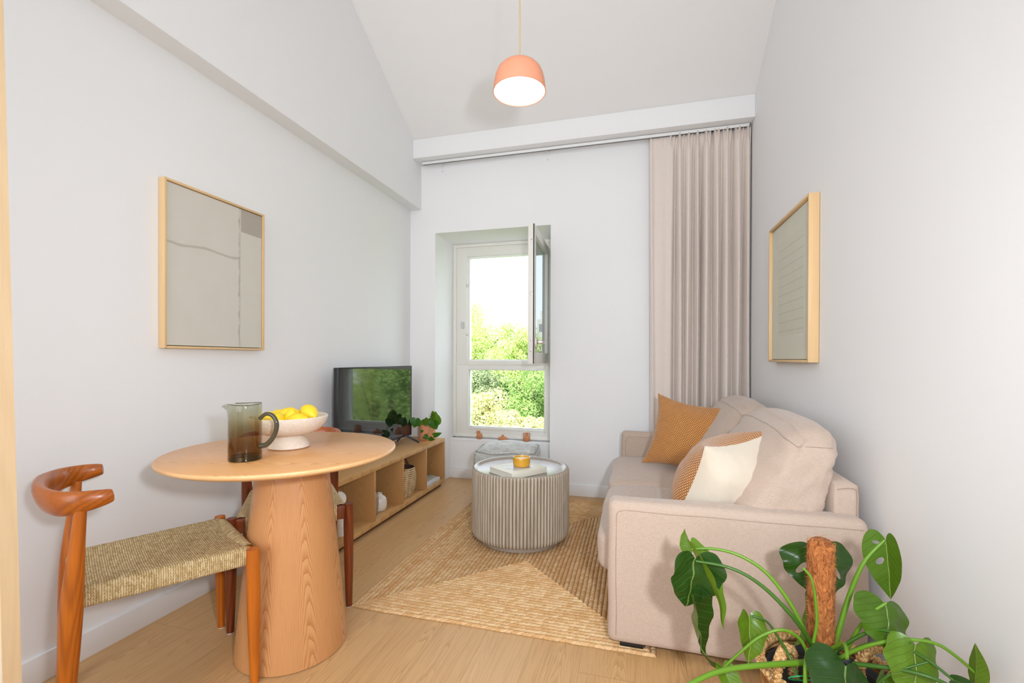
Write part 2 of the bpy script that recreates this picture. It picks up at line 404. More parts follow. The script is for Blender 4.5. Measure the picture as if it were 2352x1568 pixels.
a.add([V((NX0, D, NZ)), V((NX1, D, NZ)), V((FX1, FY, FZ1)), V((FX0, FY, FZ1))], [[0, 1, 2, 3]])  # head
a.add([V((NX0, NF, 0)), V((NX1, NF, 0)), V((NX1, NF, .345)), V((NX0, NF, .345))], [[0, 1, 2, 3]])  # wall under sill
# outer leaf so that the wall is solid and light tight
for (x0, x1, z0, z1) in ((-2.2, FX0+.01, 0, ZC), (FX1-.01, XR+.25, 0, ZC), (FX0, FX1, 0, FZ0), (FX0, FX1, FZ1, ZC)):
    a.add([V((x0, NB, z0)), V((x1, NB, z0)), V((x1, NB, z1)), V((x0, NB, z1))], [[0, 3, 2, 1]])
    a.add([V((x0, FY+.02, z0)), V((x1, FY+.02, z0)), V((x1, FY+.02, z1)), V((x0, FY+.02, z1))], [[0, 1, 2, 3]])
for (p, q, d) in (((FX0, FZ0), (FX0, FZ1), 0), ((FX1, FZ0), (FX1, FZ1), 1), ((FX0, FZ1), (FX1, FZ1), 0), ((FX0, FZ0), (FX1, FZ0), 1)):
    a.add([V((p[0], FY, p[1])), V((q[0], FY, q[1])), V((q[0], NB, q[1])), V((p[0], NB, p[1]))], [[0, 1, 2, 3]])
struct(a.build('wall_back', WALL, smooth=False))
# sloping ceiling, then flat ceiling
sY, sZ = 3.50, 2.92
tY = sY-(ZC-sZ)/.60
quadprism('ceiling', [(-2.2, sY+.16, sZ-.096), (-2.2, sY+.16, sZ+.2), (-2.2, tY, ZC+.25), (-2.2, YB-.2, ZC+.25), (-2.2, YB-.2, ZC), (-2.2, tY, ZC)], (XR+.25+2.2, 0, 0), CEIL)
struct(bpy.data.objects['ceiling'])
# boxed beam over the curtain track
bmn = bmesh.new(); add_box(bmn, (XU, 3.482, 2.768), (XR, D, 2.925), .004, 2)
struct(from_bm('trim_1', bmn, WALL))
struct(box('trim_2', (XU, 3.56, 2.925), (XR, D+.05, 3.0), WALL))
# baseboards
struct(box('baseboard_left', (XL, -1.2, 0), (XL+.012, 2.10, .095), SKIRT, r=.002))
struct(box('baseboard_right', (XR-.012, -1.2, 0), (XR, D, .095), SKIRT, r=.002))
struct(box('baseboard_back', (NX1, D-.012, 0), (XR-.012, D, .092), SKIRT, r=.002))
struct(box('baseboard_niche', (NX0, NF-.012, 0), (NX1, NF, .095), SKIRT, r=.002))

# ------------------------------------------------------------------ window
def two_sided_fresnel(g, ior):
    fr = g.n('ShaderNodeFresnel'); geo = g.n('ShaderNodeNewGeometry')
    g.set(fr, 'i0', g.math('MULTIPLY_ADD', geo.outputs['Backfacing'], 1/ior-ior, ior)); return fr
def thin_glass(name, tint, refl=1.0):
    g = G(name); fr = two_sided_fresnel(g, 1.45)
    tr = g.n('ShaderNodeBsdfTransparent'); g.set(tr, 'Color', tint)
    gl = g.n('ShaderNodeBsdfGlossy'); g.set(gl, 'Roughness', .01)
    m = g.n('ShaderNodeMixShader'); g.set(m, 'i0', g.math('MULTIPLY', fr.outputs[0], refl)); g.set(m, 'i1', tr); g.set(m, 'i2', gl)
    g.t.links.new(m.outputs[0], g.out.inputs[0]); return g.m
GLASS = thin_glass('window_glass', (.93, .95, .95)); SASHGLASS = thin_glass('sash_double_glazing', (.44, .47, .48))
win = bpy.data.objects.new('window_1', None); C.objects.link(win); win.location = (-1.17, FY, FZ0); OFF['window_1'] = V(win.location); win['kind'] = 'structure'
UX0, UX1, UZ0, UZ1 = -1.507, -.772, 1.071, 2.03
LX0, LX1, LZ0, LZ1 = -1.488, -.782, .465, .985
def frame_panel(bm, x0, x1, z0, z1, ix0, ix1, iz0, iz1, y0, y1, r=.002):
    add_box(bm, (x0, y0, z0), (ix0, y1, z1), r); add_box(bm, (ix1, y0, z0), (x1, y1, z1), r)
    add_box(bm, (ix0, y0, z0), (ix1, y1, iz0), r); add_box(bm, (ix0, y0, iz1), (ix1, y1, z1), r)
bm = bmesh.new()
frame_panel(bm, FX0, FX1, FZ0, FZ1, FX0+.03, FX1-.03, FZ0+.03, FZ1-.03, FY-.012, FY+.07)      # outer lining
frame_panel(bm, FX0+.028, FX1-.005, FZ0+.028, 1.028, LX0, LX1, LZ0, LZ1, FY, FY+.075)           # lower light
frame_panel(bm, FX0+.028, FX1-.005, 1.028, FZ1-.028, UX0, UX1, UZ0, UZ1, FY, FY+.075)            # upper light
from_bm('window_frame', bm, FRAME_WHITE, win)
bm = bmesh.new(); frame_panel(bm, LX0-.022, LX1+.022, LZ0-.022, LZ1+.022, LX0, LX1, LZ0, LZ1, FY-.006, FY+.03, .003)
from_bm('glazing_bead', bm, FRAME_WHITE, win)
bm = bmesh.new(); frame_panel(bm, UX0-.012, UX1+.012, UZ0-.012, UZ1+.012, UX0+.018, UX1-.018, UZ0+.012, UZ1-.012, FY+.02, FY+.07, .003)
from_bm('rebate', bm, WHITE, win)
mesh('glass_pane', [V((LX0-.005, FY+.045, LZ0-.005)), V((LX1+.005, FY+.045, LZ0-.005)), V((LX1+.005, FY+.045, LZ1+.005)), V((LX0-.005, FY+.045, LZ1+.005))], [[0, 1, 2, 3]], GLASS, win, smooth=False)
for z in (1.30, 1.75):
    box('striker_plate', (UX0-.009, FY-.004, z), (UX0+.003, FY+.012, z+.026), STEEL, win, .002)
box('window_sill', (NX0+.003, NF-.001, .335), (NX1-.003, FY, .362), WALL, win, .003)
# the open casement, hinged on the right jamb and folded into the room
P0 = V((-.742, 3.935, 0)); P1 = V((-.706, 3.195, 0)); U = (P1-P0).normalized(); N = V((U.y, -U.x, 0)); N = N if N.x < 0 else -N   # N to -X (outside face)
L = (P1-P0).length; sz0, sz1, th, st = 1.052, 2.062, .048, .062
def sp_(u, n, z): return V((P0.x+U.x*u+N.x*n, P0.y+U.y*u+N.y*n, z))
def sash_box(bm, u0, u1, n0, n1, z0, z1, r=.003):
    c = [sp_(u, n, z) for u in (u0, u1) for n in (n0, n1) for z in (z0, z1)]
    vs = [bm.verts.new(p) for p in c]
    fs = [(0, 1, 3, 2), (4, 6, 7, 5), (0, 4, 5, 1), (2, 3, 7, 6), (0, 2, 6, 4), (1, 5, 7, 3)]
    F_ = [bm.faces.new([vs[i] for i in f]) for f in fs]
    if r:
        es = list({e for v in vs for e in v.link_edges}); bmesh.ops.bevel(bm, geom=es, offset=r, segments=2, profile=.5, affect='EDGES')
bm = bmesh.new()
sash_box(bm, 0, st, 0, th, sz0, sz1); sash_box(bm, L-st, L, 0, th, sz0, sz1)
sash_box(bm, st, L-st, 0, th, sz0, sz0+.085); sash_box(bm, st, L-st, 0, th, sz1-.07, sz1)
bmesh.ops.recalc_face_normals(bm, faces=bm.faces)
sash = from_bm('sash', bm, FRAME_WHITE, win)
mesh('sash_glass', [sp_(st-.005, .026, sz0+.08), sp_(L-st+.005, .026, sz0+.08), sp_(L-st+.005, .026, sz1-.065), sp_(st-.005, .026, sz1-.065)], [[0, 1, 2, 3]], SASHGLASS, sash, smooth=False)
bm = bmesh.new(); sash_box(bm, L, L+.0025, .002, .010, sz0+.003, sz1-.003, 0); bmesh.ops.recalc_face_normals(bm, faces=bm.faces)
from_bm('gasket', bm, DARK, sash)
bm = bmesh.new()
for z in (1.14, 1.22, 1.55, 1.93): sash_box(bm, L, L+.003, .020, .028, z, z+.022, .001)
bmesh.ops.recalc_face_normals(bm, faces=bm.faces); from_bm('lock_bolt', bm, STEEL, sash)
bm = bmesh.new(); sash_box(bm, L-.052, L-.02, -.012, 0, 1.165, 1.25, .003); sash_box(bm, L-.047, L-.025, -.05, -.012, 1.2, 1.222, .004)
sash_box(bm, L-.16, L-.025, -.058, -.042, 1.199, 1.223, .006); bmesh.ops.recalc_face_normals(bm, faces=bm.faces)
from_bm('handle', bm, STEEL, sash)

# small oval sensor on the window frame
bm = bmesh.new(); add_box(bm, (-1.566, FY-.014, 1.365), (-1.536, FY-.0005, 1.43), .0)
bmesh.ops.bevel(bm, geom=[e for e in bm.edges if abs(e.verts[0].co.y-e.verts[1].co.y) > .005], offset=.0145, segments=6, profile=.5, affect='EDGES')
tag(from_bm('window_sensor', bm, plain('grey_white_plastic', srgb(205, 203, 203), .4), loc=(-1.551, FY-.007, 1.3975)), 'small oval white plastic sensor fixed on the left side of the window frame', 'sensor')

# pale wooden upright at the left edge (edge of a doorway), leaning a touch as it hangs
dr = bpy.data.objects.new('door_1', None); C.objects.link(dr); dr.location = (-1.30, .60, 0); OFF['door_1'] = V(dr.location); dr['kind'] = 'structure'
def dpt(px, py, d): return at(px, py, d)
topR, botR = at(7.5, 0, .95), at(50.5, 1568, .95)
k = (botR-topR)/(botR.z-topR.z)
def along(z, dx, dy): p = topR+k*(z-topR.z); return V((p.x+dx, p.y+dy, z))
dw = botR.y-onX(7, 1568, botR.x).y
vs = [along(z, dx, dy) for z in (0, 2.39) for dx, dy in ((0, 0), (-.042, 0), (-.042, -dw), (0, -dw))]
fs = [[3, 2, 1, 0], [4, 5, 6, 7], [0, 1, 5, 4], [1, 2, 6, 5], [2, 3, 7, 6], [3, 0, 4, 7]]
mesh('door_frame', vs, fs, PALEWOOD, dr, smooth=False)
vs = [along(z, dx, dy) for z in (0, 2.39) for dx, dy in ((-.004, -dw), (-.038, -dw), (-.038, -dw-.7), (-.004, -dw-.7))]
mesh('door_panel', vs, fs, WHITE, dr, smooth=False)

# ------------------------------------------------------------------ curtain track
tr_ = thing('curtain_track', 'slim white curtain track running under the boxed beam along the back wall', 'curtain track', (-.5, 3.57, 2.75))
box('rail', (-1.77, 3.555, 2.742), (.765, 3.575, 2.764), WHITE, tr_, .002)
box('rail_groove', (-1.765, 3.560, 2.7405), (.76, 3.570, 2.7425), plain('groove_grey', (.12, .12, .12), .5), tr_)
for x in (-1.62, -.70, .13):
    b_ = box('bracket', (x-.009, D-.004, 2.690), (x+.009, D, 2.742), WALL, tr_, .0015)
    lathe('screw', [(0, 0), (.004, 0), (.004, .002), (0, .002)], (x, D-.006, 2.700), plain('screw_grey', (.25, .24, .23), .4), b_, 10)
    box('arm', (x-.006, 3.574, 2.748), (x+.006, D-.002, 2.754), WHITE, tr_, .001)

# ------------------------------------------------------------------ curtain
def curtain():
    x0, x1, z0, z1 = .100, .776, .03, 2.752
    nx, nz = 420, 80; vs = []; fs = []
    # hand-placed folds: positions across the width with depth and sharpness
    folds = [(.02, .020, .022), (.10, .012, .06), (.215, .014, .03), (.258, -.050, .016), (.300, .034, .026), (.350, -.030, .012), (.392, .040, .030), (.440, -.036, .012), (.478, .034, .022),
             (.520, -.058, .016), (.572, .046, .032), (.628, -.040, .014), (.672, .038, .028), (.722, -.036, .013), (.768, .040, .030), (.828, -.046, .016), (.880, .034, .03), (.938, -.044, .014), (.978, .030, .022)]
    for j in range(nz+1):
        z = z0+(z1-z0)*j/nz; h = (z1-z)/(z1-z0)
        for i in range(nx+1):
            u = i/nx; y = 0
            for k, (c, a, wd) in enumerate(folds):
                drift = .025*sin(k*1.7+h*1.6)*h
                amp = a*(.45+.85*min(1, h*3.0))*(1-.25*sin(k*2.3+h*2.2)**2)
                w2 = wd*(1+.5*h*(1+.5*sin(k*3.1)))
                y += amp*exp(-((u-c-drift*.6)/(w2*.86))**2)
            if h < .035:       # pinch pleat tape
                y = y*.8+.012*sin(u*2*pi*(20+3*u))*(1 if u > .2 else .25)*(1-.3*h/.035)
            y += .008*sin(u*9+1.0)*h+.006*noise.noise(V((u*6, z*1.2, 3)))
            x = x0+(x1-x0)*u+.004*sin(u*40+z*1.3)*h-(.012*(1-u)**6)*(1-h)
            top = z1-.006*abs(sin(u*pi*17)) if j == nz else z
            vs.append(V((x, min(3.638, 3.572-y*1.1), top)))
    for j in range(nz):
        for i in range(nx):
            a = j*(nx+1)+i; fs.append([a, a+1, a+nx+2, a+nx+1])
    o = mesh('curtain', vs, fs, CURTAIN, loc=(.43, 3.56, 0))
    m = o.modifiers.new('s', 'SOLIDIFY'); m.thickness = .0025
    tag(o, 'floor-length greige linen curtain gathered in folds in the back right corner', 'curtain'); return o
cur = curtain()

# ------------------------------------------------------------------ pictures
def art_left():
    g = G('abstract_taupe_painting'); uv = g.co('UV'); u, v = g.sep(uv)[:2]
    n = g.noise(uv, 5, 4); nf = g.noise(uv, 160, 2); nl = g.noise(uv, 4, 3); nl2 = g.noise(uv, 14, 3)
    base = g.mix(n, srgb(222, 217, 205), srgb(214, 208, 196)); base = g.mix(g.math('MULTIPLY', nf, .25), base, srgb(190, 184, 172))
    def band(d, w0, w1): return g.ramp(g.math('ABSOLUTE', d), (w0, (1, 1, 1)), (w1, (0, 0, 0)))
    vx = g.math('SUBTRACT', g.math('ADD', u, g.math('MULTIPLY', g.math('SUBTRACT', nl2, .5), .045)), .728)
    line_v = g.math('MULTIPLY', band(vx, .004, .016), g.ramp(nl2, (.35, (.25, .25, .25)), (.6, (1, 1, 1))))
    hy = g.math('ADD', g.math('SUBTRACT', v, .640), g.math('MULTIPLY', g.math('SINE', g.math('MULTIPLY', u, 13.0)), .008))
    hy = g.math('ADD', hy, g.math('MULTIPLY', g.math('SUBTRACT', nl2, .5), .02))
    line_h = g.math('MULTIPLY', band(hy, .003, .012), g.math('LESS_THAN', u, .735))
    e2 = g.math('ADD', v, g.math('MULTIPLY', g.math('SUBTRACT', nl2, .5), .02))
    lim = g.math('MULTIPLY_ADD', g.math('SUBTRACT', u, .74), -.03, .838)
    patch = g.math('MULTIPLY', g.math('GREATER_THAN', g.math('ADD', u, g.math('MULTIPLY', g.math('SUBTRACT', nl, .5), .03)), .745), g.math('GREATER_THAN', e2, lim))
    c = g.mix(g.math('MULTIPLY', line_v, .6), base, srgb(150, 138, 120)); c = g.mix(g.math('MULTIPLY', line_h, .6), c, srgb(168, 160, 140))
    c = g.mix(g.math('MULTIPLY', patch, .92), c, g.mix(nf, srgb(150, 138, 126), srgb(172, 160, 148)))
    c = g.mix(g.math('MULTIPLY', g.math('GREATER_THAN', u, .75), .25), c, srgb(208, 206, 192))
    g.pbr(Base_Color=c, Roughness=.75, Normal=g.bump(nf, .1, .001)); return g.m
def art_right():
    g = G('sage_relief_print'); uv = g.co('UV'); u, v = g.sep(uv)[:2]
    n = g.noise(uv, 6, 3); nf = g.noise(uv, 200, 2)
    c = g.mix(n, srgb(218, 216, 198), srgb(210, 208, 192))
    inside = g.math('MULTIPLY', g.math('MULTIPLY', g.math('GREATER_THAN', u, .2), g.math('LESS_THAN', u, .84)), g.math('MULTIPLY', g.math('GREATER_THAN', v, .17), g.math('LESS_THAN', v, .86)))
    saw = g.math('FRACT', g.math('MULTIPLY', v, 15.0))
    h = g.math('MULTIPLY', g.math('SUBTRACT', 1.0, saw), inside)
    line = g.math('MULTIPLY', g.math('LESS_THAN', saw, .10), inside)
    c = g.mix(g.math('MULTIPLY', line, .34), c, srgb(160, 156, 136)); c = g.mix(g.math('MULTIPLY', inside, .18), c, srgb(216, 214, 196))
    g.pbr(Base_Color=c, Roughness=.8, Normal=g.bump(h, 1.0, .006)); return g.m
def picture(x, s, y0, y1, z0, z1, art, label, depth=.035, fw=.010):
    """s=+1 frame faces +X, -1 faces -X"""
    t = thing('picture_frame', label, 'picture', (x, (y0+y1)/2, z0))
    bm = bmesh.new(); xa, xb = sorted((x+s*.002, x+s*depth))
    add_box(bm, (xa, y0, z0), (xb, y0+fw, z1), .0015); add_box(bm, (xa, y1-fw, z0), (xb, y1, z1), .0015)
    add_box(bm, (xa, y0+fw, z0), (xb, y1-fw, z0+fw), .0015); add_box(bm, (xa, y0+fw, z1-fw), (xb, y1-fw, z1), .0015)
    from_bm('frame', bm, FRAMEWOOD, t)
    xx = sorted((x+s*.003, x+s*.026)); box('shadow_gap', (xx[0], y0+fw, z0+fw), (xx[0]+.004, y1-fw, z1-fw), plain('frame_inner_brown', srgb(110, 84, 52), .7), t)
    X = x+s*.0285; g_ = .0035; a, b, c, d = y0+fw+g_, y1-fw-g_, z0+fw+g_, z1-fw-g_
    X2 = x+s*.008
    P = [V((X, a, c)), V((X, b, c)), V((X, b, d)), V((X, a, d)), V((X2, a, c)), V((X2, b, c)), V((X2, b, d)), V((X2, a, d))]
    if s < 0: uvq = [(1, 0), (0, 0), (0, 1), (1, 1)]
    else: uvq = [(0, 0), (1, 0), (1, 1), (0, 1)]
    fs = [[0, 1, 2, 3], [0, 4, 5, 1], [1, 5, 6, 2], [2, 6, 7, 3], [3, 7, 4, 0], [7, 6, 5, 4]]
    uv = [[tuple(uvq[i % 4]) for i in f] for f in fs]
    mesh('artwork', P, fs, art, t, uvs=uv, smooth=False)
    return t
picture(XL, 1, 1.446, 1.973, 1.129, 1.841, art_left(), 'oak-framed abstract painting in taupe with a dark corner patch on the left wall', .036)
picture(XR, -1, 2.315, 2.95, 1.078, 1.836, art_right(), 'oak-framed sage green relief print of stacked bands on the right wall above the sofa', .045, .012)
# ================================================================== TV CABINET
CX0, CX1, CY0, CY1, CZ = XL+.003, -1.585, 2.145, 3.632, .405
cab = thing('tv_cabinet', 'long low oak cabinet of four open cubbies along the left wall', 'cabinet', ((CX0+CX1)/2, (CY0+CY1)/2, 0))
box('top_panel', (CX0, CY0, .377), (CX1, CY1, CZ), CAB, cab, .0015)
box('bottom_panel', (CX0, CY0, .03), (CX1, CY1, .060), CAB, cab, .0015)
box('plinth', (CX0+.01, CY0+.03, 0), (CX1-.03, CY1-.02, .03), plain('plinth_brown', srgb(96, 66, 40), .7), cab)
box('side_panel', (CX0, CY0, .06), (CX1, CY0+.03, .377), CABV, cab, .001)
box('side_panel', (CX0, CY1-.022, .06), (CX1, CY1, .377), CABV, cab, .001)
for y in (2.537, 2.900, 3.268): box('divider', (CX0, y, .06), (CX1-.003, y+.022, .377), CABV, cab, .001)
box('back_panel', (CX0, CY0+.03, .06), (CX0+.006, CY1-.022, .377), CABV, cab)

# ------------------------------------------------------------------ television
tv = thing('television', 'black flat-screen television standing on the oak cabinet by the left wall', 'television', (-1.79, 2.92, CZ))
scr = G('glossy_black_screen'); scr.pbr(Base_Color=(.006, .006, .008), Roughness=.05, Coat_Weight=.55, Coat_Roughness=.03, Specular_IOR_Level=.6)
TY0, TY1, TZ0, TZ1 = 2.437, 3.403, .462, 1.030
box('housing', (-1.812, TY0, TZ0), (-1.786, TY1, TZ1), plain('tv_black_plastic', (.02, .02, .022), .35), tv, .002)
box('back_bulge', (-1.845, TY0+.12, TZ0+.05), (-1.812, TY1-.12, TZ1-.15), plain('tv_back', (.025, .025, .025), .5), tv, .01)
box('screen', (-1.7862, TY0+.008, TZ0+.016), (-1.7845, TY1-.008, TZ1-.008), scr.m, tv)
bm = bmesh.new(); frame_panel_x = [(TY0, TY0+.006, TZ0, TZ1), (TY1-.006, TY1, TZ0, TZ1), (TY0, TY1, TZ1-.006, TZ1), (TY0, TY1, TZ0, TZ0+.013)]
for (y0, y1, z0, z1) in frame_panel_x: add_box(bm, (-1.7865, y0, z0), (-1.7825, y1, z1), .001)
from_bm('bezel', bm, plain('tv_bezel', (.035, .035, .04), .25, Metallic=.3), tv)
for yc in (3.30, 2.54):
    bm = bmesh.new()
    for s, x1 in ((1, -1.688), (-1, -1.885)):
        P = [V((-1.797, yc-.012, TZ0+.012)), V((-1.797, yc+.012, TZ0+.012)), V((x1, yc+.060, CZ+.0015)), V((x1, yc+.040, CZ+.0015))]
        q = [bm.verts.new(p) for p in P]+[bm.verts.new(p+V((0, 0, .012))) for p in P]
        for f in ((0, 1, 2, 3), (4, 7, 6, 5), (0, 4, 5, 1), (1, 5, 6, 2), (2, 6, 7, 3), (3, 7, 4, 0)): bm.faces.new([q[i] for i in f])
    bmesh.ops.recalc_face_normals(bm, faces=bm.faces); bmesh.ops.bevel(bm, geom=list(bm.edges), offset=.002, segments=1, affect='EDGES')
    from_bm('foot', bm, plain('tv_foot_black', (.01, .01, .011), .4), tv)

# ------------------------------------------------------------------ leaves
def inpoly(p, poly):
    c = False; n = len(poly)
    for i in range(n):
        a, b = poly[i], poly[i-1]
        if (a[1] > p[1]) != (b[1] > p[1]) and p[0] < (b[0]-a[0])*(p[1]-a[1])/(b[1]-a[1])+a[0]: c = not c
    return c
LEAFC = {}
def leafcache(kind, slits, holes, dens):
    key = (kind, slits, holes, dens)
    if key in LEAFC: return LEAFC[key]
    if kind == 'heart': half = [(0, 0), (-.07, .05), (-.14, .14), (-.17, .25), (-.14, .37), (-.05, .46), (.08, .515), (.22, .525), (.38, .49), (.53, .415), (.67, .315), (.79, .205), (.89, .105), (.95, .045), (1, 0)]
    elif kind == 'long': half = [(0, 0), (-.05, .06), (-.06, .15), (.02, .25), (.15, .31), (.32, .33), (.5, .30), (.66, .235), (.8, .15), (.91, .065), (1, 0)]
    else: half = [(0, 0), (-.03, .06), (.02, .2), (.15, .3), (.35, .34), (.55, .3), (.75, .18), (.9, .07), (1, 0)]
    hp = catmull([V((a, b, 0)) for a, b in half], 4 if dens > 8 else 2)
    def side(s):
        pts = [(p.x, p.y*s) for p in hp]
        for (sd, t0, t1, wd) in slits:
            if sd != s: continue
            # slit opening centred where the margin passes t0, running inward to t1 with half width wd
            new = []; done = False
            best = min(range(4, len(pts)-2), key=lambda i: abs(pts[i][0]-t0)+(0 if abs(pts[i][1]) > .08 else 9))
            for i, p in enumerate(pts):
                if i == best:
                    inner = (t1, s*.14)
                    new += [(p[0]-wd, p[1]*1.0), ((p[0]-wd+inner[0]*2-.02)/3, (p[1]+inner[1]*2)/3), inner, ((p[0]+wd+inner[0]*2+.02)/3, (p[1]+inner[1]*2)/3), (p[0]+wd, p[1]*.98)]
                elif abs(p[0]-pts[best][0]) <= wd*1.05 and abs(i-best) < 4: continue
                else: new.append(p)
            pts = new
        return pts
    L_ = side(1); R_ = side(-1)
    outline = L_+R_[::-1][1:-1]
    hl = []
    for (sd, t, ww, rt, rw, ang) in holes:
        hl.append([(t+rt*cos(q)*cos(ang)-rw*sin(q)*sin(ang), sd*(ww+rt*cos(q)*sin(ang)+rw*sin(q)*cos(ang))) for q in [2*pi*k/12 for k in range(12)]])
    vs = [V(p) for p in outline]; ed = [(i, (i+1) % len(outline)) for i in range(len(outline))]
    for h_ in hl:
        b = len(vs); vs += [V(p) for p in h_]; ed += [(b+i, b+(i+1) % len(h_)) for i in range(len(h_))]
    st = 1.2/dens; i = -.2
    while i < 1.0:
        j = -.54
        while j < .54:
            p = (i+random.uniform(-.1, .1)*st, j+random.uniform(-.1, .1)*st)
            if inpoly(p, outline) and not any(inpoly(p, h_) for h_ in hl) and min((V(p)-q).length for q in vs[:len(outline)]) > st*.35: vs.append(V(p))
            j += st
        i += st
    for i in range(1, dens): vs.append(V((i/dens, 0)))
    r = delaunay_2d_cdt([V((p[0], p[1])) for p in vs], ed, [], 0, 1e-5)
    ov, of = r[0], r[2]; F_ = []
    for f in of:
        c = sum((ov[i] for i in f), V((0, 0)))/len(f)
        if inpoly(c, outline) and not any(inpoly(c, h_) for h_ in hl): F_.append(list(f))
    LEAFC[key] = (ov, F_); return LEAFC[key]
def leaf_data(base, tip, side, width=1.0, fold=.15, curl=.15, wave=.02, kind='heart', slits=(), holes=(), dens=14, seed=0, twist=0.0, fR=None):
    """blade from base to tip; side = approximate direction of +w; fold lifts margins along the normal; curl bends the tip"""
    base, tip = V(base), V(tip); m = tip-base; Ln = m.length; m = m.normalized()
    s = (V(side)-m*V(side).dot(m)).normalized(); n = m.cross(s)
    ov, F_ = leafcache(kind, tuple(slits), tuple(holes), dens)
    out = []; uv = []
    for p in ov:
        t, wv = p.x, p.y*width
        f = fold if (p.y >= 0 or fR is None) else fR
        a = f*1.0+twist*(t-.3); ww = abs(wv)
        # rotate margins around the midrib
        yy = ww*cos(a*1.6); zz = ww*sin(a*1.6)+.25*ww*ww*f
        bend = -curl*(t*t-t)*1.0
        zz += bend+wave*noise.noise(V((t*4+seed, wv*4, seed*3.1)))*1.5+wave*.5*sin(t*16+seed)*ww*2
        out.append(base+(m*t+s*(yy if wv >= 0 else -yy)+n*zz)*Ln); uv.append((t, p.y))
    return out, F_, uv
def leafmat(name, top, back, vein, rough=.32, spec=.5, trans=.25):
    g = G(name); uv = g.co('UV'); u, v = g.sep(uv)[:2]
    av = g.math('ABSOLUTE', v)
    mid = g.ramp(g.math('ABSOLUTE', v), (.006, (1, 1, 1)), (.02, (0, 0, 0)))
    ph = g.math('FRACT', g.math('MULTIPLY', g.math('SUBTRACT', u, g.math('MULTIPLY', av, .55)), 8.0))
    lat = g.ramp(g.math('ABSOLUTE', g.math('SUBTRACT', ph, .5)), (.02, (1, 1, 1)), (.07, (0, 0, 0)))
    n = g.noise(g.co(), 14, 3)
    c = g.mix(n, top, tuple(x*1.35 for x in top))
    geo = g.n('ShaderNodeNewGeometry'); c = g.mix(geo.outputs['Backfacing'], c, back)
    c = g.mix(g.math('MULTIPLY', mid, .75), c, vein); c = g.mix(g.math('MULTIPLY', lat, .12), c, vein)
    h = g.math('ADD', g.math('MULTIPLY', lat, -1.0), g.math('MULTIPLY', mid, -1.5))
    p = g.n('ShaderNodeBsdfPrincipled', None, Base_Color=c, Roughness=rough, Specular_IOR_Level=spec, Normal=g.bump(h, .6, .004))
    tl = g.n('ShaderNodeBsdfTranslucent'); g.set(tl, 'Color', g.mix(.5, c, tuple(min(1, x*1.6) for x in back)))
    m = g.n('ShaderNodeMixShader'); g.set(m, 'i0', trans); g.set(m, 'i1', p.outputs[0]); g.set(m, 'i2', tl)
    g.t.links.new(m.outputs[0], g.out.inputs[0]); return g.m
LEAF_DK = leafmat('monstera_leaf_dark', srgb(28, 64, 16), srgb(92, 124, 32), srgb(150, 178, 96))
LEAF_MD = leafmat('monstera_leaf_mid', srgb(68, 102, 18), srgb(108, 134, 32), srgb(166, 190, 100))
LEAF_LT = leafmat('monstera_leaf_light', srgb(88, 122, 24), srgb(120, 148, 38), srgb(180, 200, 110))
STEM = plain('petiole_green', srgb(98, 140, 30), .4, .12, 12)
STEMD = plain('petiole_dark_green', srgb(56, 98, 22), .4, .12, 12)
TERRA = plain('terracotta', srgb(208, 138, 94), .85, .06, 20, .15, 150)
TERRAP = plain('salmon_terracotta_pot', srgb(240, 162, 122), .7, .05, 14, .05, 120)
SOIL = plain('dark_soil', (.02, .015, .01), .95, .4, 60, .5, 200)

# ------------------------------------------------------------------ trailing plant in its pot on the cabinet
pc = V((-1.705, 3.530, CZ)); pot = thing('potted_plant', 'small trailing green plant in a salmon terracotta pot on the cabinet end', 'plant', pc)
lathe('pot', [(0, 0), (.062, 0), (.066, .004), (.074, .118), (.0745, .122), (.070, .123), (.067, .118), (.064, .105), (0, .105)], pc, TERRAP, pot, 40)
lathe('soil', [(0, .1055), (.0635, .1055)], pc, SOIL, pot, 24)
LEAFP = leafmat('pothos_leaf', srgb(42, 96, 22), srgb(92, 132, 34), srgb(120, 158, 50), .25)
dpt_ = 3.74
spec = [((955, 962), (952, 984), 1.0, -.03), ((956, 972), (949, 965), .8, -.02), ((980, 975), (978, 956), 1.1, -.02), ((968, 975), (962, 962), .9, .02), ((990, 974), (999, 960), .8, .0),
        ((1000, 972), (992, 940), .8, -.01), ((999, 964), (1001, 942), .8, .02), ((996, 968), (1004, 988), 1.0, -.03), ((970, 988), (966, 996), .9, -.09), ((975, 1001), (986, 1009), .9, -.10),
        ((988, 1004), (1001, 1010), 1.1, -.10), ((997, 999), (1017, 993), .5, -.05), ((985, 972), (988, 958), .9, .03), ((972, 970), (984, 962), .9, .04), ((990, 955), (1000, 962), .7, .05), ((963, 975), (958, 960), .8, .05), ((994, 948), (1003, 957), .8, .0)]
for k, ((x0, y0), (x1, y1), wd, dd) in enumerate(spec):
    b = at(x0, y0, dpt_+dd); t_ = at(x1, y1, dpt_+dd+.012*sin(k*2.1)); t_ = b+(t_-b)*.92
    sd = RT*cos(k*1.3)*.6+FW*.5*sin(k*1.7)+UP*.4 if abs((t_-b).normalized().dot(UP)) < .6 else RT+FW*.45*sin(k*2.3)
    v, f, uv = leaf_data(b, t_, sd, wd*1.15, .18, .2, .02, 'heart', dens=7, seed=k)
    mesh('leaf', v, f, LEAFP, pot, uvs=uv)
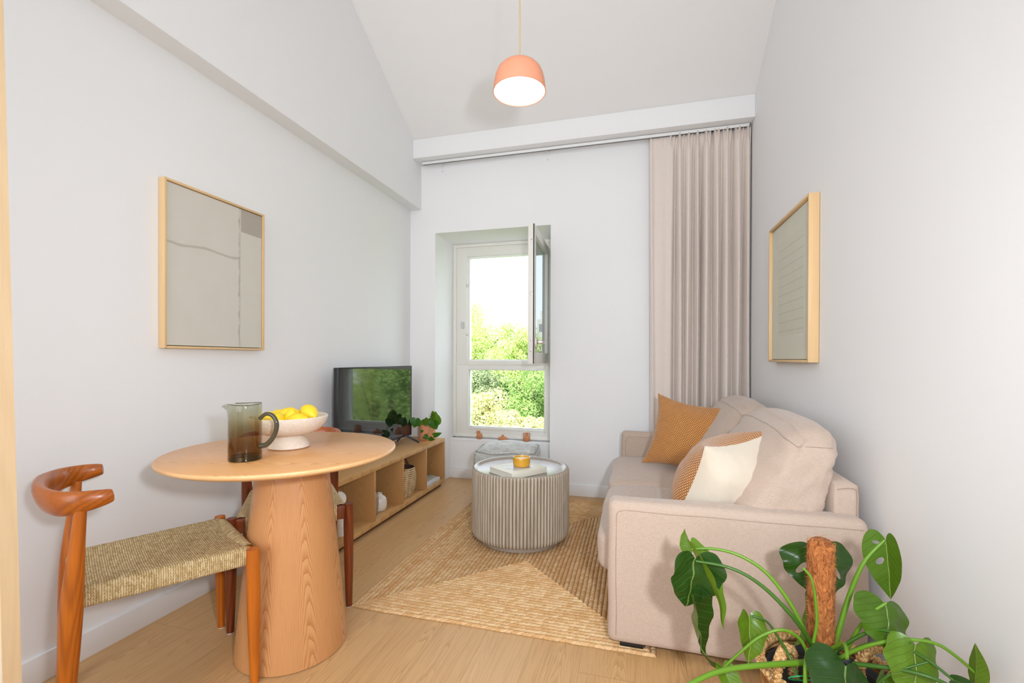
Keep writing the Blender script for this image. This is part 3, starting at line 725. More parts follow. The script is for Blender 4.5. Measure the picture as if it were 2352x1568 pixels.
for pts in ([(966, 974, 0), (967, 982, -.085), (969, 990, -.09)], [(988, 972, 0), (987, 984, -.085), (984, 993, -.09), (976, 1002, -.1)], [(984, 993, -.09), (988, 1003, -.1)], [(988, 985, -.08), (992, 990, -.08), (998, 999, -.06)],
            [(985, 975, 0), (992, 960, .0), (998, 950, .0)], [(997, 985, -.04), (992, 990, -.08)]):
    tube('vine', catmull([at(x, y, dpt_+d_) for x, y, d_ in pts], 5), .0016, STEM, pot, 6)

# ------------------------------------------------------------------ things inside the cubbies
# white totem sculpture
sc = V((-1.665, 2.272, .0605)); tt = thing('sculpture', 'white totem sculpture of stacked flat shapes in the nearest cubby of the cabinet', 'sculpture', sc)
PLASTER = plain('chalk_white_plaster', srgb(234, 230, 222), .7, .03, 20, .1, 90)
def slab(name, pts, th, rot=0):
    m_ = Matrix.Rotation(rot, 3, 'Z'); bm = bmesh.new(); n = len(pts)
    a = [bm.verts.new(sc+m_ @ V((p[0], -th/2, p[1]))) for p in pts]; b = [bm.verts.new(sc+m_ @ V((p[0], th/2, p[1]))) for p in pts]
    bm.faces.new(a); bm.faces.new(b[::-1])
    for i in range(n): bm.faces.new([a[i], b[i], b[(i+1) % n], a[(i+1) % n]])
    bmesh.ops.recalc_face_normals(bm, faces=bm.faces); return from_bm(name, bm, PLASTER, tt, smooth=True, sh=30)
slab('base', [(-.03, 0), (.034, 0), (.040, .022), (.030, .05), (-.026, .05)], .045, .9)
slab('lower_wedge', [(-.035, .05), (.036, .05), (.058, .078), (.030, .125), (-.025, .125)], .034, .9)
slab('upper_wedge', [(-.03, .125), (.032, .125), (.052, .172), (-.04, .172)], .03, .9)
slab('disc', [(.005+.045*cos(q), .215+.045*sin(q)) for q in [2*pi*k/28 for k in range(28)]], .026, .9)
slab('peg', [(-.05, .17), (-.034, .17), (-.034, .262), (-.052, .262)], .02, .9)
# white bottle vase
vc = V((-1.675, 2.742, .0605)); GLAZE = plain('cream_glaze', srgb(232, 224, 212), .2, .05, 18, Coat_Weight=.5)
tag(lathe('vase', [(0, 0), (.034, 0), (.044, .006), (.049, .03), (.050, .055), (.046, .078), (.034, .096), (.020, .104), (.017, .110), (.018, .118), (.015, .119), (.013, .11), (.013, .10), (0, .095)], vc, GLAZE, None, 40, loc=vc),
    'small glossy white bottle vase in the second cubby of the cabinet', 'vase')
v2 = V((-1.650, 2.622, .0605)); SPK = G('speckled_brown_glaze'); nn = SPK.noise(SPK.co(), 220, 2)
SPK.pbr(Base_Color=SPK.ramp(nn, (.42, srgb(120, 92, 76)), (.6, srgb(196, 176, 158))), Roughness=.45)
tag(lathe('vase', [(0, 0), (.020, 0), (.028, .01), (.034, .05), (.037, .09), (.034, .125), (.022, .15), (.012, .163), (.012, .175), (.015, .18), (.011, .18), (.009, .165), (0, .16)], v2, SPK.m, None, 36, loc=v2),
    'tall speckled brown vase half hidden behind the cabinet divider, left of the white vase', 'vase')
# coiled basket
bc = V((-1.695, 3.085, .0605)); bk = thing('basket', 'round coiled basket of pale and brown bands in the third cubby of the cabinet', 'basket', bc)
COIL = G('coiled_straw'); zc = COIL.sep(COIL.co())[2]; fz = COIL.math('FRACT', COIL.math('DIVIDE', zc, .0148)); an = COIL.noise(COIL.co(scale=(60, 60, 12)), 1, 3)
cc = COIL.mix(COIL.ramp(fz, (.48, (0, 0, 0)), (.58, (1, 1, 1))), srgb(236, 208, 164), COIL.ramp(an, (.4, srgb(132, 92, 52)), (.6, srgb(214, 180, 132))))
hh = COIL.math('ABSOLUTE', COIL.math('SINE', COIL.math('MULTIPLY', zc, 2*pi/.0148)))
COIL.pbr(Base_Color=cc, Roughness=.85, Normal=COIL.bump(COIL.math('ADD', hh, an), .7, .004))
prof = []; 
for i in range(61):
    z = .215*i/60; r = .082+.022*sin(min(1, z/.13)*pi/2)-.012*max(0, (z-.13)/.085)**1.5; prof.append((r+.0022*abs(sin(z*pi/.0148)), z))
lathe('body', [(0, 0)]+prof, bc, COIL.m, bk, 40, sh=180)
lathe('lining', [(r-.006, z) for r, z in prof[::-1]]+[(0, .004)], bc, plain('basket_inside_brown', srgb(92, 66, 44), .9, .3, 40), bk, 40)
for a0 in (1.9, 5.0):
    p_ = [bc+V((.092*cos(a0+q*.42), .092*sin(a0+q*.42), .205+.055*cos(q*pi/2)*1.0)) for q in [i/8-1 for i in range(17)]]
    tube('handle', p_, .0055, plain('basket_handle_brown', srgb(120, 84, 52), .9, .3, 60), bk, 8)
# two books lying in the far cubby
def book(name, c, l, wd, h, rz, cover, label, group=None, spine_text=False, page=srgb(226, 220, 206)):
    t = thing(name, label, 'book', c, group); m_ = Matrix.Rotation(rz, 3, 'Z')
    def bb(nm, a, b, mat, r=.0008):
        bm = bmesh.new(); add_box(bm, a, b, r); bmesh.ops.rotate(bm, verts=bm.verts, cent=(0, 0, 0), matrix=m_)
        for v in bm.verts: v.co += V(c)
        return from_bm(nm, bm, mat, t)
    bb('back_cover', (-wd/2, -l/2, 0), (wd/2, l/2, .0025), cover); bb('front_cover', (-wd/2, -l/2, h-.0025), (wd/2, l/2, h), cover)
    bb('spine', (wd/2-.0025, -l/2, .0015), (wd/2+.0005, l/2, h-.0015), cover)
    bb('pages', (-wd/2+.004, -l/2+.004, .0025), (wd/2-.003, l/2-.004, h-.0025), plain('paper', page, .85, .03, 200), 0)
    return t
CVW = plain('white_book_cover', srgb(214, 210, 210), .5, .02); CVG = plain('grey_olive_book_cover', srgb(166, 160, 140), .6, .03)
b1 = book('book', V((-1.695, 3.432, .0605)), .255, .19, .030, 0, CVW, 'thick white book at the bottom of the pile in the far cubby', 'books lying in the far cubby')
# tiny dark lettering on the spine (illegible in the photograph)
a = Acc(); random.seed(5); y = 3.40
for wl in (2, 7, 5):
    for k in range(wl):
        h_ = .0065; w_ = .0034; x = -1.6003+.0009; z0 = .0605+.0085
        for (dy, dz, ww, hh_) in random.sample([(0, 0, .0009, h_), (w_-.0009, 0, .0009, h_), (0, h_-.0011, w_, .0011), (0, 0, w_, .0011), (0, h_*.45, w_, .0011)], 3):
            a.add([V((x, y+dy, z0+dz)), V((x, y+dy+ww, z0+dz)), V((x, y+dy+ww, z0+dz+hh_)), V((x, y+dy, z0+dz+hh_))], [[0, 1, 2, 3]])
        y += .0048
    y += .005
sp_txt = a.build('spine_lettering', plain('ink', (.03, .03, .03), .6), b1, smooth=False)
book('book', V((-1.715, 3.405, .0910)), .235, .17, .020, 0, CVG, 'thinner olive grey book on top of the white book in the far cubby', 'books lying in the far cubby')

# ================================================================== RUG
RX0, RX1, RY0, RY1 = -1.205, .075, 1.738, 3.500
def rug():
    N_ = 30; hw = (RX1-RX0)/2; hl = (RY1-RY0)/2; st = hw/N_; cx = (RX0+RX1)/2; cy_ = (RY0+RY1)/2
    a = Acc(); rng = random.Random(3)
    for k in range(N_):
        o = hw-k*st; i_ = hw-(k+1)*st; ol = hl-k*st; il = hl-(k+1)*st
        # five points across a braid, semi-round
        prof = [(0, .0015), (.2, .0082), (.5, .0105), (.8, .0082), (1, .0015)]
        u0 = rng.random()*20
        corners_o = [(-o, -ol), (o, -ol), (o, ol), (-o, ol)]; corners_i = [(-i_, -il), (i_, -il), (i_, il), (-i_, il)]
        for s in range(4):
            A, B = corners_o[s], corners_o[(s+1) % 4]; A2, B2 = corners_i[s], corners_i[(s+1) % 4]
            ln = math.hypot(B[0]-A[0], B[1]-A[1]); nseg = max(1, int(ln/.03)); vs = []; fs = []; uv = []
            for q in range(nseg+1):
                f = q/nseg
                for (w_, z) in prof:
                    X = (A[0]+(B[0]-A[0])*f)*(1-w_)+(A2[0]+(B2[0]-A2[0])*f)*w_; Y = (A[1]+(B[1]-A[1])*f)*(1-w_)+(A2[1]+(B2[1]-A2[1])*f)*w_
                    j = .004*noise.noise(V((X*3, Y*3, 0)))*(1 if k < 3 else .5)+(.004*noise.noise(V((X*14, Y*14, 4))) if k == 0 and w_ < .3 else 0)
                    zz = z+max(0, .004*noise.noise(V((X*4, Y*4, 2))))*(1 if w_ > 0 or k else 0)
                    vs.append(V((cx+X+j, cy_+Y+j, zz)))
            for q in range(nseg):
                for w_ in range(4):
                    b = q*5+w_; fs.append([b, b+5, b+6, b+1])
                    u1, u2 = u0+ln*q/nseg/.0135, u0+ln*(q+1)/nseg/.0135
                    vv = lambda t: k*4+s+(.02+.96*prof[t][0])
                    uv.append([(u1, vv(w_)), (u2, vv(w_)), (u2, vv(w_+1)), (u1, vv(w_+1))])
            a.add(vs, fs, uv); u0 += 3.3
    # underside skirt
    a.add([V((RX0, RY0, .001)), V((RX1, RY0, .001)), V((RX1, RY1, .001)), V((RX0, RY1, .001))], [[0, 3, 2, 1]], [[(0, .5), (1, .5), (1, .5), (0, .5)]])
    o = a.build('rug', JUTE, loc=(cx, cy_, 0), sh=180)
    tag(o, 'rectangular braided jute rug under the coffee table and sofa', 'rug')
rug()

# ================================================================== COFFEE TABLE
cc_ = V((-.677, 2.687, .0135)); ct = thing('coffee_table', 'round grey-brown fluted drum coffee table on the jute rug', 'coffee table', cc_)
def greywash(name, fl):
    g = G(name); co = g.co(); x, y, z = g.sep(co)[:3]
    if fl:
        ang = g.math('ARCTAN2', y, x); s_ = g.noise(g.comb(g.math('MULTIPLY', ang, 40.0), g.math('MULTIPLY', z, 4.0), 0.0), 1, 3, .6)
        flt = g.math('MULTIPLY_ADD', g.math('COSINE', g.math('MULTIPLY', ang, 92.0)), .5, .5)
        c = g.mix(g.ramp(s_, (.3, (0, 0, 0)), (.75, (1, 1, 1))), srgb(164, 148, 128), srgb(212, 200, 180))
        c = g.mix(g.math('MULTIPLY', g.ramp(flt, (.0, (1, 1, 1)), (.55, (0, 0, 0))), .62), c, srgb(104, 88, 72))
    else:
        s_ = g.noise(g.co(scale=(22, 2.2, 22)), 1, 4, .6); c = g.mix(s_, srgb(148, 136, 124), srgb(176, 166, 154))
    sp = g.noise(co, 240, 2); c = g.mix(g.math('MULTIPLY', g.ramp(sp, (.66, (0, 0, 0)), (.74, (1, 1, 1))), .5), c, srgb(96, 84, 72))
    g.pbr(Base_Color=c, Roughness=.24 if not fl else .6, Normal=g.bump(s_, .1, .001)); return g.m
nfl = 92; n = nfl*8; prof = [(.030, .272, .2), (.036, .283, .8), (.06, .286, 1), (.37, .286, 1), (.398, .286, 1), (.412, .286, 1), (.420, .285, .8), (.4245, .2825, .3)]
vs = []; fs = []
for j in range(n):
    q = 2*pi*j/n; fl = abs(cos(q*nfl/2))**.7
    for (z, r, k) in prof: vs.append(cc_+V(((r+.0085*fl*k)*cos(q), (r+.0085*fl*k)*sin(q), z)))
m_ = len(prof)
for j in range(n):
    j2 = (j+1) % n
    for i in range(m_-1): fs.append([j*m_+i, j2*m_+i, j2*m_+i+1, j*m_+i+1])
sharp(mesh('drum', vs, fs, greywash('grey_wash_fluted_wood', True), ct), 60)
GW = greywash('grey_wash_wood_top', False)
lathe('tray_top', [(.286, .418), (.285, .4245), (.281, .4268), (.275, .4262), (.268, .422), (.261, .4125), (.254, .4095), (0, .4095)], cc_, GW, ct, 96, sh=80)
lathe('plinth', [(0, 0), (.250, 0), (.252, .003), (.252, .03), (.272, .0305)], cc_, GW, ct, 72)
ctop = cc_.z+.4095
# book on the coffee table
bkc = V((-.668, 2.59, ctop+.0005)); CVC = plain('ivory_book_cover', srgb(234, 230, 212), .5, .02)
bt = book('book', bkc, .262, .215, .033, radians(-36), CVC, 'large ivory hardback book lying on the coffee table under the candle', None)
ph = G('faded_cover_photo'); nph = ph.noise(ph.co('Object', scale=(8, 20, 8)), 1, 4); ph.pbr(Base_Color=ph.ramp(nph, (.3, srgb(120, 100, 78)), (.45, srgb(196, 190, 190)), (.6, srgb(224, 226, 232)), (.75, srgb(176, 160, 140))), Roughness=.35)
m_ = Matrix.Rotation(radians(-36), 3, 'Z')
mesh('cover_photo', [bkc+m_ @ V((x, y, .0334)) for x, y in ((-.066, -.085), (.066, -.085), (.066, .085), (-.066, .085))], [[0, 1, 2, 3]], ph.m, bt, smooth=False)
# candle
ca = bkc+V((.018, .018, .0342)); AMB = plain('mustard_glaze', srgb(222, 164, 44), .22, .12, 14, Coat_Weight=.6)
can = thing('candle', 'white candle in a mustard yellow ceramic cup on the ivory book', 'candle', ca)
lathe('cup', [(0, 0), (.044, 0), (.049, .005), (.0505, .012), (.0505, .052), (.0495, .0545), (.0475, .0545), (.0465, .052), (.0465, .03), (0, .03)], ca, AMB, can, 44)
lathe('wax', [(0, .043), (.028, .0445), (.046, .0435)], ca, plain('white_wax', srgb(244, 236, 216), .4, .01, Subsurface_Weight=.2), can, 30)
tube('wick', [ca+V((0, 0, .043)), ca+V((.001, 0, .050))], .0008, plain('wick', (.12, .1, .08), .9), can, 6)

# ------------------------------------------------------------------ pouf
def softbox(name, c, size, r, mat, puff=(0, 0, 0), parent=None, n=16, noise_amp=.004, rz=0, seed=0, loc=None, sag=0, pw=4.0):
    """rounded cushion block; puff = bulge of faces along each axis"""
    bm = bmesh.new(); bmesh.ops.create_cube(bm, size=2); bmesh.ops.subdivide_edges(bm, edges=list(bm.edges), cuts=n, use_grid_fill=True)
    hx, hy, hz = size[0]/2, size[1]/2, size[2]/2; m_ = Matrix.Rotation(rz, 3, 'Z')
    for v in bm.verts:
        p = v.co.copy(); x, y, z = p.x*hx, p.y*hy, p.z*hz
        # rounding of the box edges
        ix, iy, iz = hx-r, hy-r, hz-r
        q = V((max(-ix, min(ix, x)), max(-iy, min(iy, y)), max(-iz, min(iz, z)))); d = V((x, y, z))-q
        # spread: remap so corner verts sit on the sphere
        if d.length > 1e-9:
            big = max(abs(d.x), abs(d.y), abs(d.z)); d = d.normalized()*big
        o = q+d
        fx, fy, fz = 1-abs(p.x)**pw, 1-abs(p.y)**pw, 1-abs(p.z)**pw
        if abs(p.x) > .999: o.x += math.copysign(puff[0]*fy*fz, p.x)
        if abs(p.y) > .999: o.y += math.copysign(puff[1]*fx*fz, p.y)
        if abs(p.z) > .999: o.z += math.copysign(puff[2]*fx*fy, p.z)
        nv = noise.noise_vector(V((o.x*7+seed, o.y*7, o.z*7)))*noise_amp
        v.co = V(c)+m_ @ (o+nv)
    return from_bm(name, bm, mat, parent, loc=loc, sh=180)
pfc = V((-.975, 3.40, 0)); pf = thing('pouf', 'square grey melange floor pouf between the coffee table and the window', 'pouf', pfc)
pfc = V((-.955, 3.41, 0)); mrot = Matrix.Rotation(radians(5), 3, 'Z')
softbox('body', (pfc.x, pfc.y, .208), (.455, .455, .385), .045, POUF, (.012, .012, .045), pf, 16, .010, rz=radians(5), seed=3, pw=2.2)
ring = []
for s_ in range(4):
    for i in range(12):
        q = -1+2*i/12; p = [(q, -1), (1, q), (-q, 1), (-1, -q)][s_]; r_ = .2125+.012*(1-q*q)
        d_ = max(0, abs(q)-.8)/.2; k_ = 1-.06*d_**2
        ring.append(pfc+mrot @ V((p[0]*r_*k_, p[1]*r_*k_, .394+.006*sin(q*5+s_))))
tube('seam', ring, .0030, plain('pouf_seam', srgb(150, 148, 142), .9), pf, 6, closed=True)
for sx_, sy2 in ((-1, -1), (1, -1), (1, 1), (-1, 1)):
    tube('corner_seam', [pfc+mrot @ V((sx_*r_, sy2*r_, z)) for r_, z in ((.212, .39), (.2165, .30), (.2165, .15), (.212, .03))], .0026, plain('pouf_seam', srgb(150, 148, 142), .9), pf, 6)

# ------------------------------------------------------------------ three little clay vases on the sill
def handle_loop(p, r, t, mat, parent, name='handle'):
    tube(name, catmull(p, 6), t, mat, parent, 8)
sz_ = .3625
c1 = V((-1.372, 3.914, sz_)); t1 = thing('clay_vase', 'small lopsided terracotta jug, leftmost of the three clay vases on the sill', 'vase', c1, 'terracotta vases on the window sill')
lathe('body', [(0, 0), (.020, 0), (.024, .004), (.0245, .03), (.023, .043), (.017, .050), (.0, .052)], c1, TERRA, t1, 30)
lathe('neck', [(.008, .045), (.010, .052), (.010, .066), (.0125, .071), (.010, .072), (.007, .066), (.007, .05)], c1+V((-.004, 0, 0)), TERRA, t1, 20)
handle_loop([c1+V((-.014, 0, .070)), c1+V((-.024, 0, .068)), c1+V((-.026, 0, .055)), c1+V((-.021, 0, .042))], 0, .0038, TERRA, t1)
c2 = V((-1.150, 3.914, sz_)); t2 = thing('clay_vase', 'low wide terracotta vase with a tiny neck, middle of the three on the sill', 'vase', c2, 'terracotta vases on the window sill')
lathe('body', [(0, 0), (.038, 0), (.045, .004), (.046, .010), (.036, .022), (.018, .031), (.010, .036), (.010, .042), (.014, .045), (.010, .046), (.007, .04), (0, .038)], c2, TERRA, t2, 34, sy_=.5)
c3 = V((-.932, 3.914, sz_)); t3 = thing('clay_vase', 'terracotta jug with two handles, rightmost of the three clay vases on the sill', 'vase', c3, 'terracotta vases on the window sill')
lathe('body', [(0, 0), (.022, 0), (.028, .005), (.031, .02), (.029, .038), (.020, .046), (.011, .050), (.010, .068), (.013, .074), (.010, .075), (.007, .068), (0, .05)], c3, TERRA, t3, 34)
for s in (-1, 1): handle_loop([c3+V((s*.012, 0, .070)), c3+V((s*.026, 0, .069)), c3+V((s*.028, 0, .056)), c3+V((s*.024, 0, .038))], 0, .0038, TERRA, t3)

# ================================================================== SOFA
sf = thing('sofa', 'oatmeal pink linen two-seat sofa along the right wall', 'sofa', (.32, 2.64, 0))
SX0, SX1, SY0, SY1 = -.10, .735, 1.735, 3.50; AT = .105
FOOT = plain('black_plastic_foot', (.012, .012, .013), .4)
for x, y in ((-.055, 1.76), (.60, 1.80), (-.055, 3.40), (.60, 3.40)): box('foot', (x, y, .0115 if x < 0 else 0), (x+.085, y+.05, .04), FOOT, sf, .003)
def arm(y0, y1, nm='arm'):
    bm = bmesh.new(); add_box(bm, (SX0, y0, .030), (SX1+.005, y1, .562), .028, 4)
    bmesh.ops.subdivide_edges(bm, edges=[e for e in bm.edges if e.calc_length() > .2], cuts=14, use_grid_fill=True)
    for v in bm.verts:
        v.co += noise.noise_vector(v.co*4.5)*.005
        if v.co.z > .55: v.co.z += .004*noise.noise(v.co*6)
    return from_bm(nm, bm, SOFA, sf, sh=180)
A1 = arm(SY0, SY0+AT); A2 = arm(SY1-AT, SY1)
def piping(path, parent, name='piping', r=.0022): return tube(name, path, r, SEAM, parent, 6)
for A_, y in ((A1, SY0+.004), (A2, SY1-AT+.004)):
    pth = [V((SX0+.030, y-.004, z)) for z in (.06, .15, .25, .35, .45, .50)]+catmull([V((SX0+.030, y-.004, .50)), V((SX0+.036, y-.004, .522)), V((SX0+.060, y-.004, .531))], 5)+[V((SX0+.06+i*.04, y-.004, .532)) for i in range(1, 20)]
    piping([p_+noise.noise_vector(p_*4.5)*.005+V((0, -.0006, 0)) for p_ in pth], A_, r=.0014)
box('base', (SX0+.03, SY0+AT, .038), (SX1, SY1-AT, .27), SOFA, sf, .01)
bk_ = softbox('back_frame', (.698, (SY0+SY1)/2+.02, .36), (.085, SY1-SY0-.10, .615), .02, SOFA, (.004, 0, .004), sf, 12, .004)
piping(catmull([V((.668, 1.804, .645)), V((.70, 1.804, .652)), V((.722, 1.804, .648)), V((.727, 1.804, .62)), V((.727, 1.804, .35))], 5), bk_, r=.0016)
ym = (SY0+SY1)/2
for (y0, y1, sd) in ((SY0+AT+.003, ym-.002, 1), (ym+.002, SY1-AT-.003, 5)):
    s_ = softbox('seat_cushion', (.255, (y0+y1)/2, .315), (.80, y1-y0, .165), .045, SOFA, (.012, 0, .012), sf, 16, .006, seed=sd)
for (y0, y1, sd) in ((SY0+AT-.02, ym+.01, 2), (ym-.015, SY1-AT+.02, 9)):
    # big slouching back cushions: lean against the frame
    bm = bmesh.new(); bmesh.ops.create_cube(bm, size=2); bmesh.ops.subdivide_edges(bm, edges=list(bm.edges), cuts=22, use_grid_fill=True)
    hh_ = .238; hy = (y1-y0)/2
    def cushpt(p, y0=y0, y1=y1, sd=sd, hh_=hh_, hy=hy):
        rr = .055; tz = (p.z+1)/2; thick = .165-.098*tz**1.15
        x, y, z = p.x*thick, p.y*hy, p.z*hh_
        q = V((max(-max(0, thick-rr), min(max(0, thick-rr), x)), max(-(hy-rr), min(hy-rr, y)), max(-(hh_-rr), min(hh_-rr, z)))); d = V((x, y, z))-q
        if d.length > 1e-9: d = d.normalized()*max(abs(d.x), abs(d.y), abs(d.z))
        o = q+d; f1 = (1-abs(p.y)**3)*(1-abs(p.z)**3)
        if p.x < -.99: o.x -= .040*f1
        dome = .012*cos(p.y*1.35)-.012*abs(p.y)**3
        o.z += dome*tz*1.4-.018*tz*(abs(p.y)**6)
        if abs(p.y) > .99: o.y += math.copysign(.02*(1-p.z**2), p.y)
        wr = noise.noise(V((p.y*4+sd, p.z*5, p.x*2)))*.010+noise.noise(V((p.y*9+sd, p.z*11, 0)))*.005
        k_ = exp(-((abs(p.y)-.84)/.14)**2)*(1-abs(p.z)**4)
        cr_ = k_*(sin(p.z*24+sd+2*noise.noise(V((p.z*3, sd, 0))))*.006+noise.noise(V((p.y*6, p.z*22, sd)))*.010)
        cr_ += .012*exp(-((p.z+.62-.25*p.y)/.05)**2)*exp(-((p.y+.55)/.28)**2)
        o.x -= wr+cr_
        zz = o.z+hh_; back = .640+.048*min(1, max(0, (zz-.16)/.22))
        return V((back-thick+o.x, (y0+y1)/2+o.y+.006*noise.noise(V((p.x*3, p.z*4, sd))), .388+zz*.97))
    for v in bm.verts: v.co = cushpt(v.co.copy())
    cu = from_bm('back_cushion', bm, SOFA, sf, sh=180)
    path = [cushpt(V((-1, -.94+1.88*i/40, .84)))+V((-.0012, 0, 0)) for i in range(41)]
    path = [cushpt(V((-1+.3*i, -1, .84)))+V((0, -.001, 0)) for i in range(6, -1, -1)]+path
    piping(path, cu, r=.0014)

# ------------------------------------------------------------------ throw pillows
def pillow(name, c, wv, hv, size, thick, mats, label, rev=False, seed=0, group='throw pillows on the sofa', bend=0.0):
    c = V(c); wv = V(wv).normalized(); hv = (V(hv)-wv*V(hv).dot(wv)).normalized(); n = wv.cross(hv)
    t = thing(name, label, 'pillow', c, group); N_ = 36
    def pt(u, v, s):
        pin = 1-.15*(1-v*v)*abs(u)**3; pin2 = 1-.15*(1-u*u)*abs(v)**3
        x, y = u*pin*size/2, v*pin2*size/2
        h = (max(0, 1-u*u)**.60)*(max(0, 1-v*v)**.60)*thick/2
        ed = (max(abs(u), abs(v)))**6
        wr = noise.noise(V((u*3+seed, v*3, s)))*.010*(1-ed)+.0016*sin(atan2(v, u)*26+seed)*max(0, min(1, (max(abs(u), abs(v))-.55)/.3))*(1-ed)
        return c+wv*x+hv*y+n*(s*(h+wr)+bend*(u*u+v*v*.4)*size)
    for s, mat, nm in ((1, mats[0], 'front_cover'), (-1, mats[1], 'back_cover')):
        vs = []; uv = []; fs = []
        for j in range(N_+1):
            for i in range(N_+1):
                u = sin((i/N_-.5)*pi); v = sin((j/N_-.5)*pi); u = .55*u+.45*(2*i/N_-1); v = .55*v+.45*(2*j/N_-1)
                vs.append(pt(u, v, s)); uv.append(((u+1)/2, (v+1)/2))
        if mat is MUSTARD:      # knit follows the cloth: lay the stitches out by length along the surface
            n1_ = N_+1; mid_ = N_//2
            for j in range(n1_):
                acc = [0.0]
                for i in range(1, n1_): acc.append(acc[-1]+(vs[j*n1_+i]-vs[j*n1_+i-1]).length)
                for i in range(n1_): uv[j*n1_+i] = (.5+(acc[i]-acc[mid_])/.46, uv[j*n1_+i][1])
            for i in range(n1_):
                acc = [0.0]
                for j in range(1, n1_): acc.append(acc[-1]+(vs[j*n1_+i]-vs[(j-1)*n1_+i]).length)
                for j in range(n1_): uv[j*n1_+i] = (uv[j*n1_+i][0], .5+(acc[j]-acc[mid_])/.46)
        for j in range(N_):
            for i in range(N_):
                a_ = j*(N_+1)+i; f = [a_, a_+1, a_+N_+2, a_+N_+1]; fs.append(f if s > 0 else f[::-1])
        mesh(nm, vs, fs, mat, t, uvs=uv, )
    return t
pillow('throw_pillow', (.305, 3.00, .618), (.90, -.26, -.14), (.34, .20, .90), .46, .20, (MUSTARD, CREAM), 'mustard throw pillow with white stitches leaning upright at the far end of the sofa', seed=1)
pillow('throw_pillow', (.345, 2.05, .585), (.70, .68, .08), (.27, -.42, .88), .478, .31, (CREAM, MUSTARD), 'throw pillow showing its cream back and mustard edge by the near sofa arm', seed=4)
# ================================================================== DINING TABLE
TC = V((-1.264, 1.425, 0)); dt = thing('dining_table', 'round oak pedestal dining table with a conical base beside the left wall', 'dining table', TC)
TR_ = .397
lathe('tabletop', [(0, .722), (.335, .722), (.372, .7255), (TR_-.004, .735), (TR_, .741), (TR_-.001, .7475), (TR_-.005, .75), (0, .75)], TC, [TABLETOP, TABLEEDGE], dt, 128, sh=50)
for p in bpy.data.objects['tabletop'].data.polygons:
    if abs(p.normal.z) < .8 or p.center.z < .735: p.material_index = 1
lathe('pedestal', [(0, .001), (.190, .001), (.195, .004), (.195, .012), (.190, .06), (.172, .25), (.152, .45), (.133, .62), (.124, .71), (.1235, .722), (0, .722)], TC+V((0, .035, 0)), PEDESTAL, dt, 96)
lathe('glide', [(0, 0), (.186, 0), (.186, .0015)], TC+V((0, .035, 0)), plain('glide_white', (.7, .7, .7), .5), dt, 48)

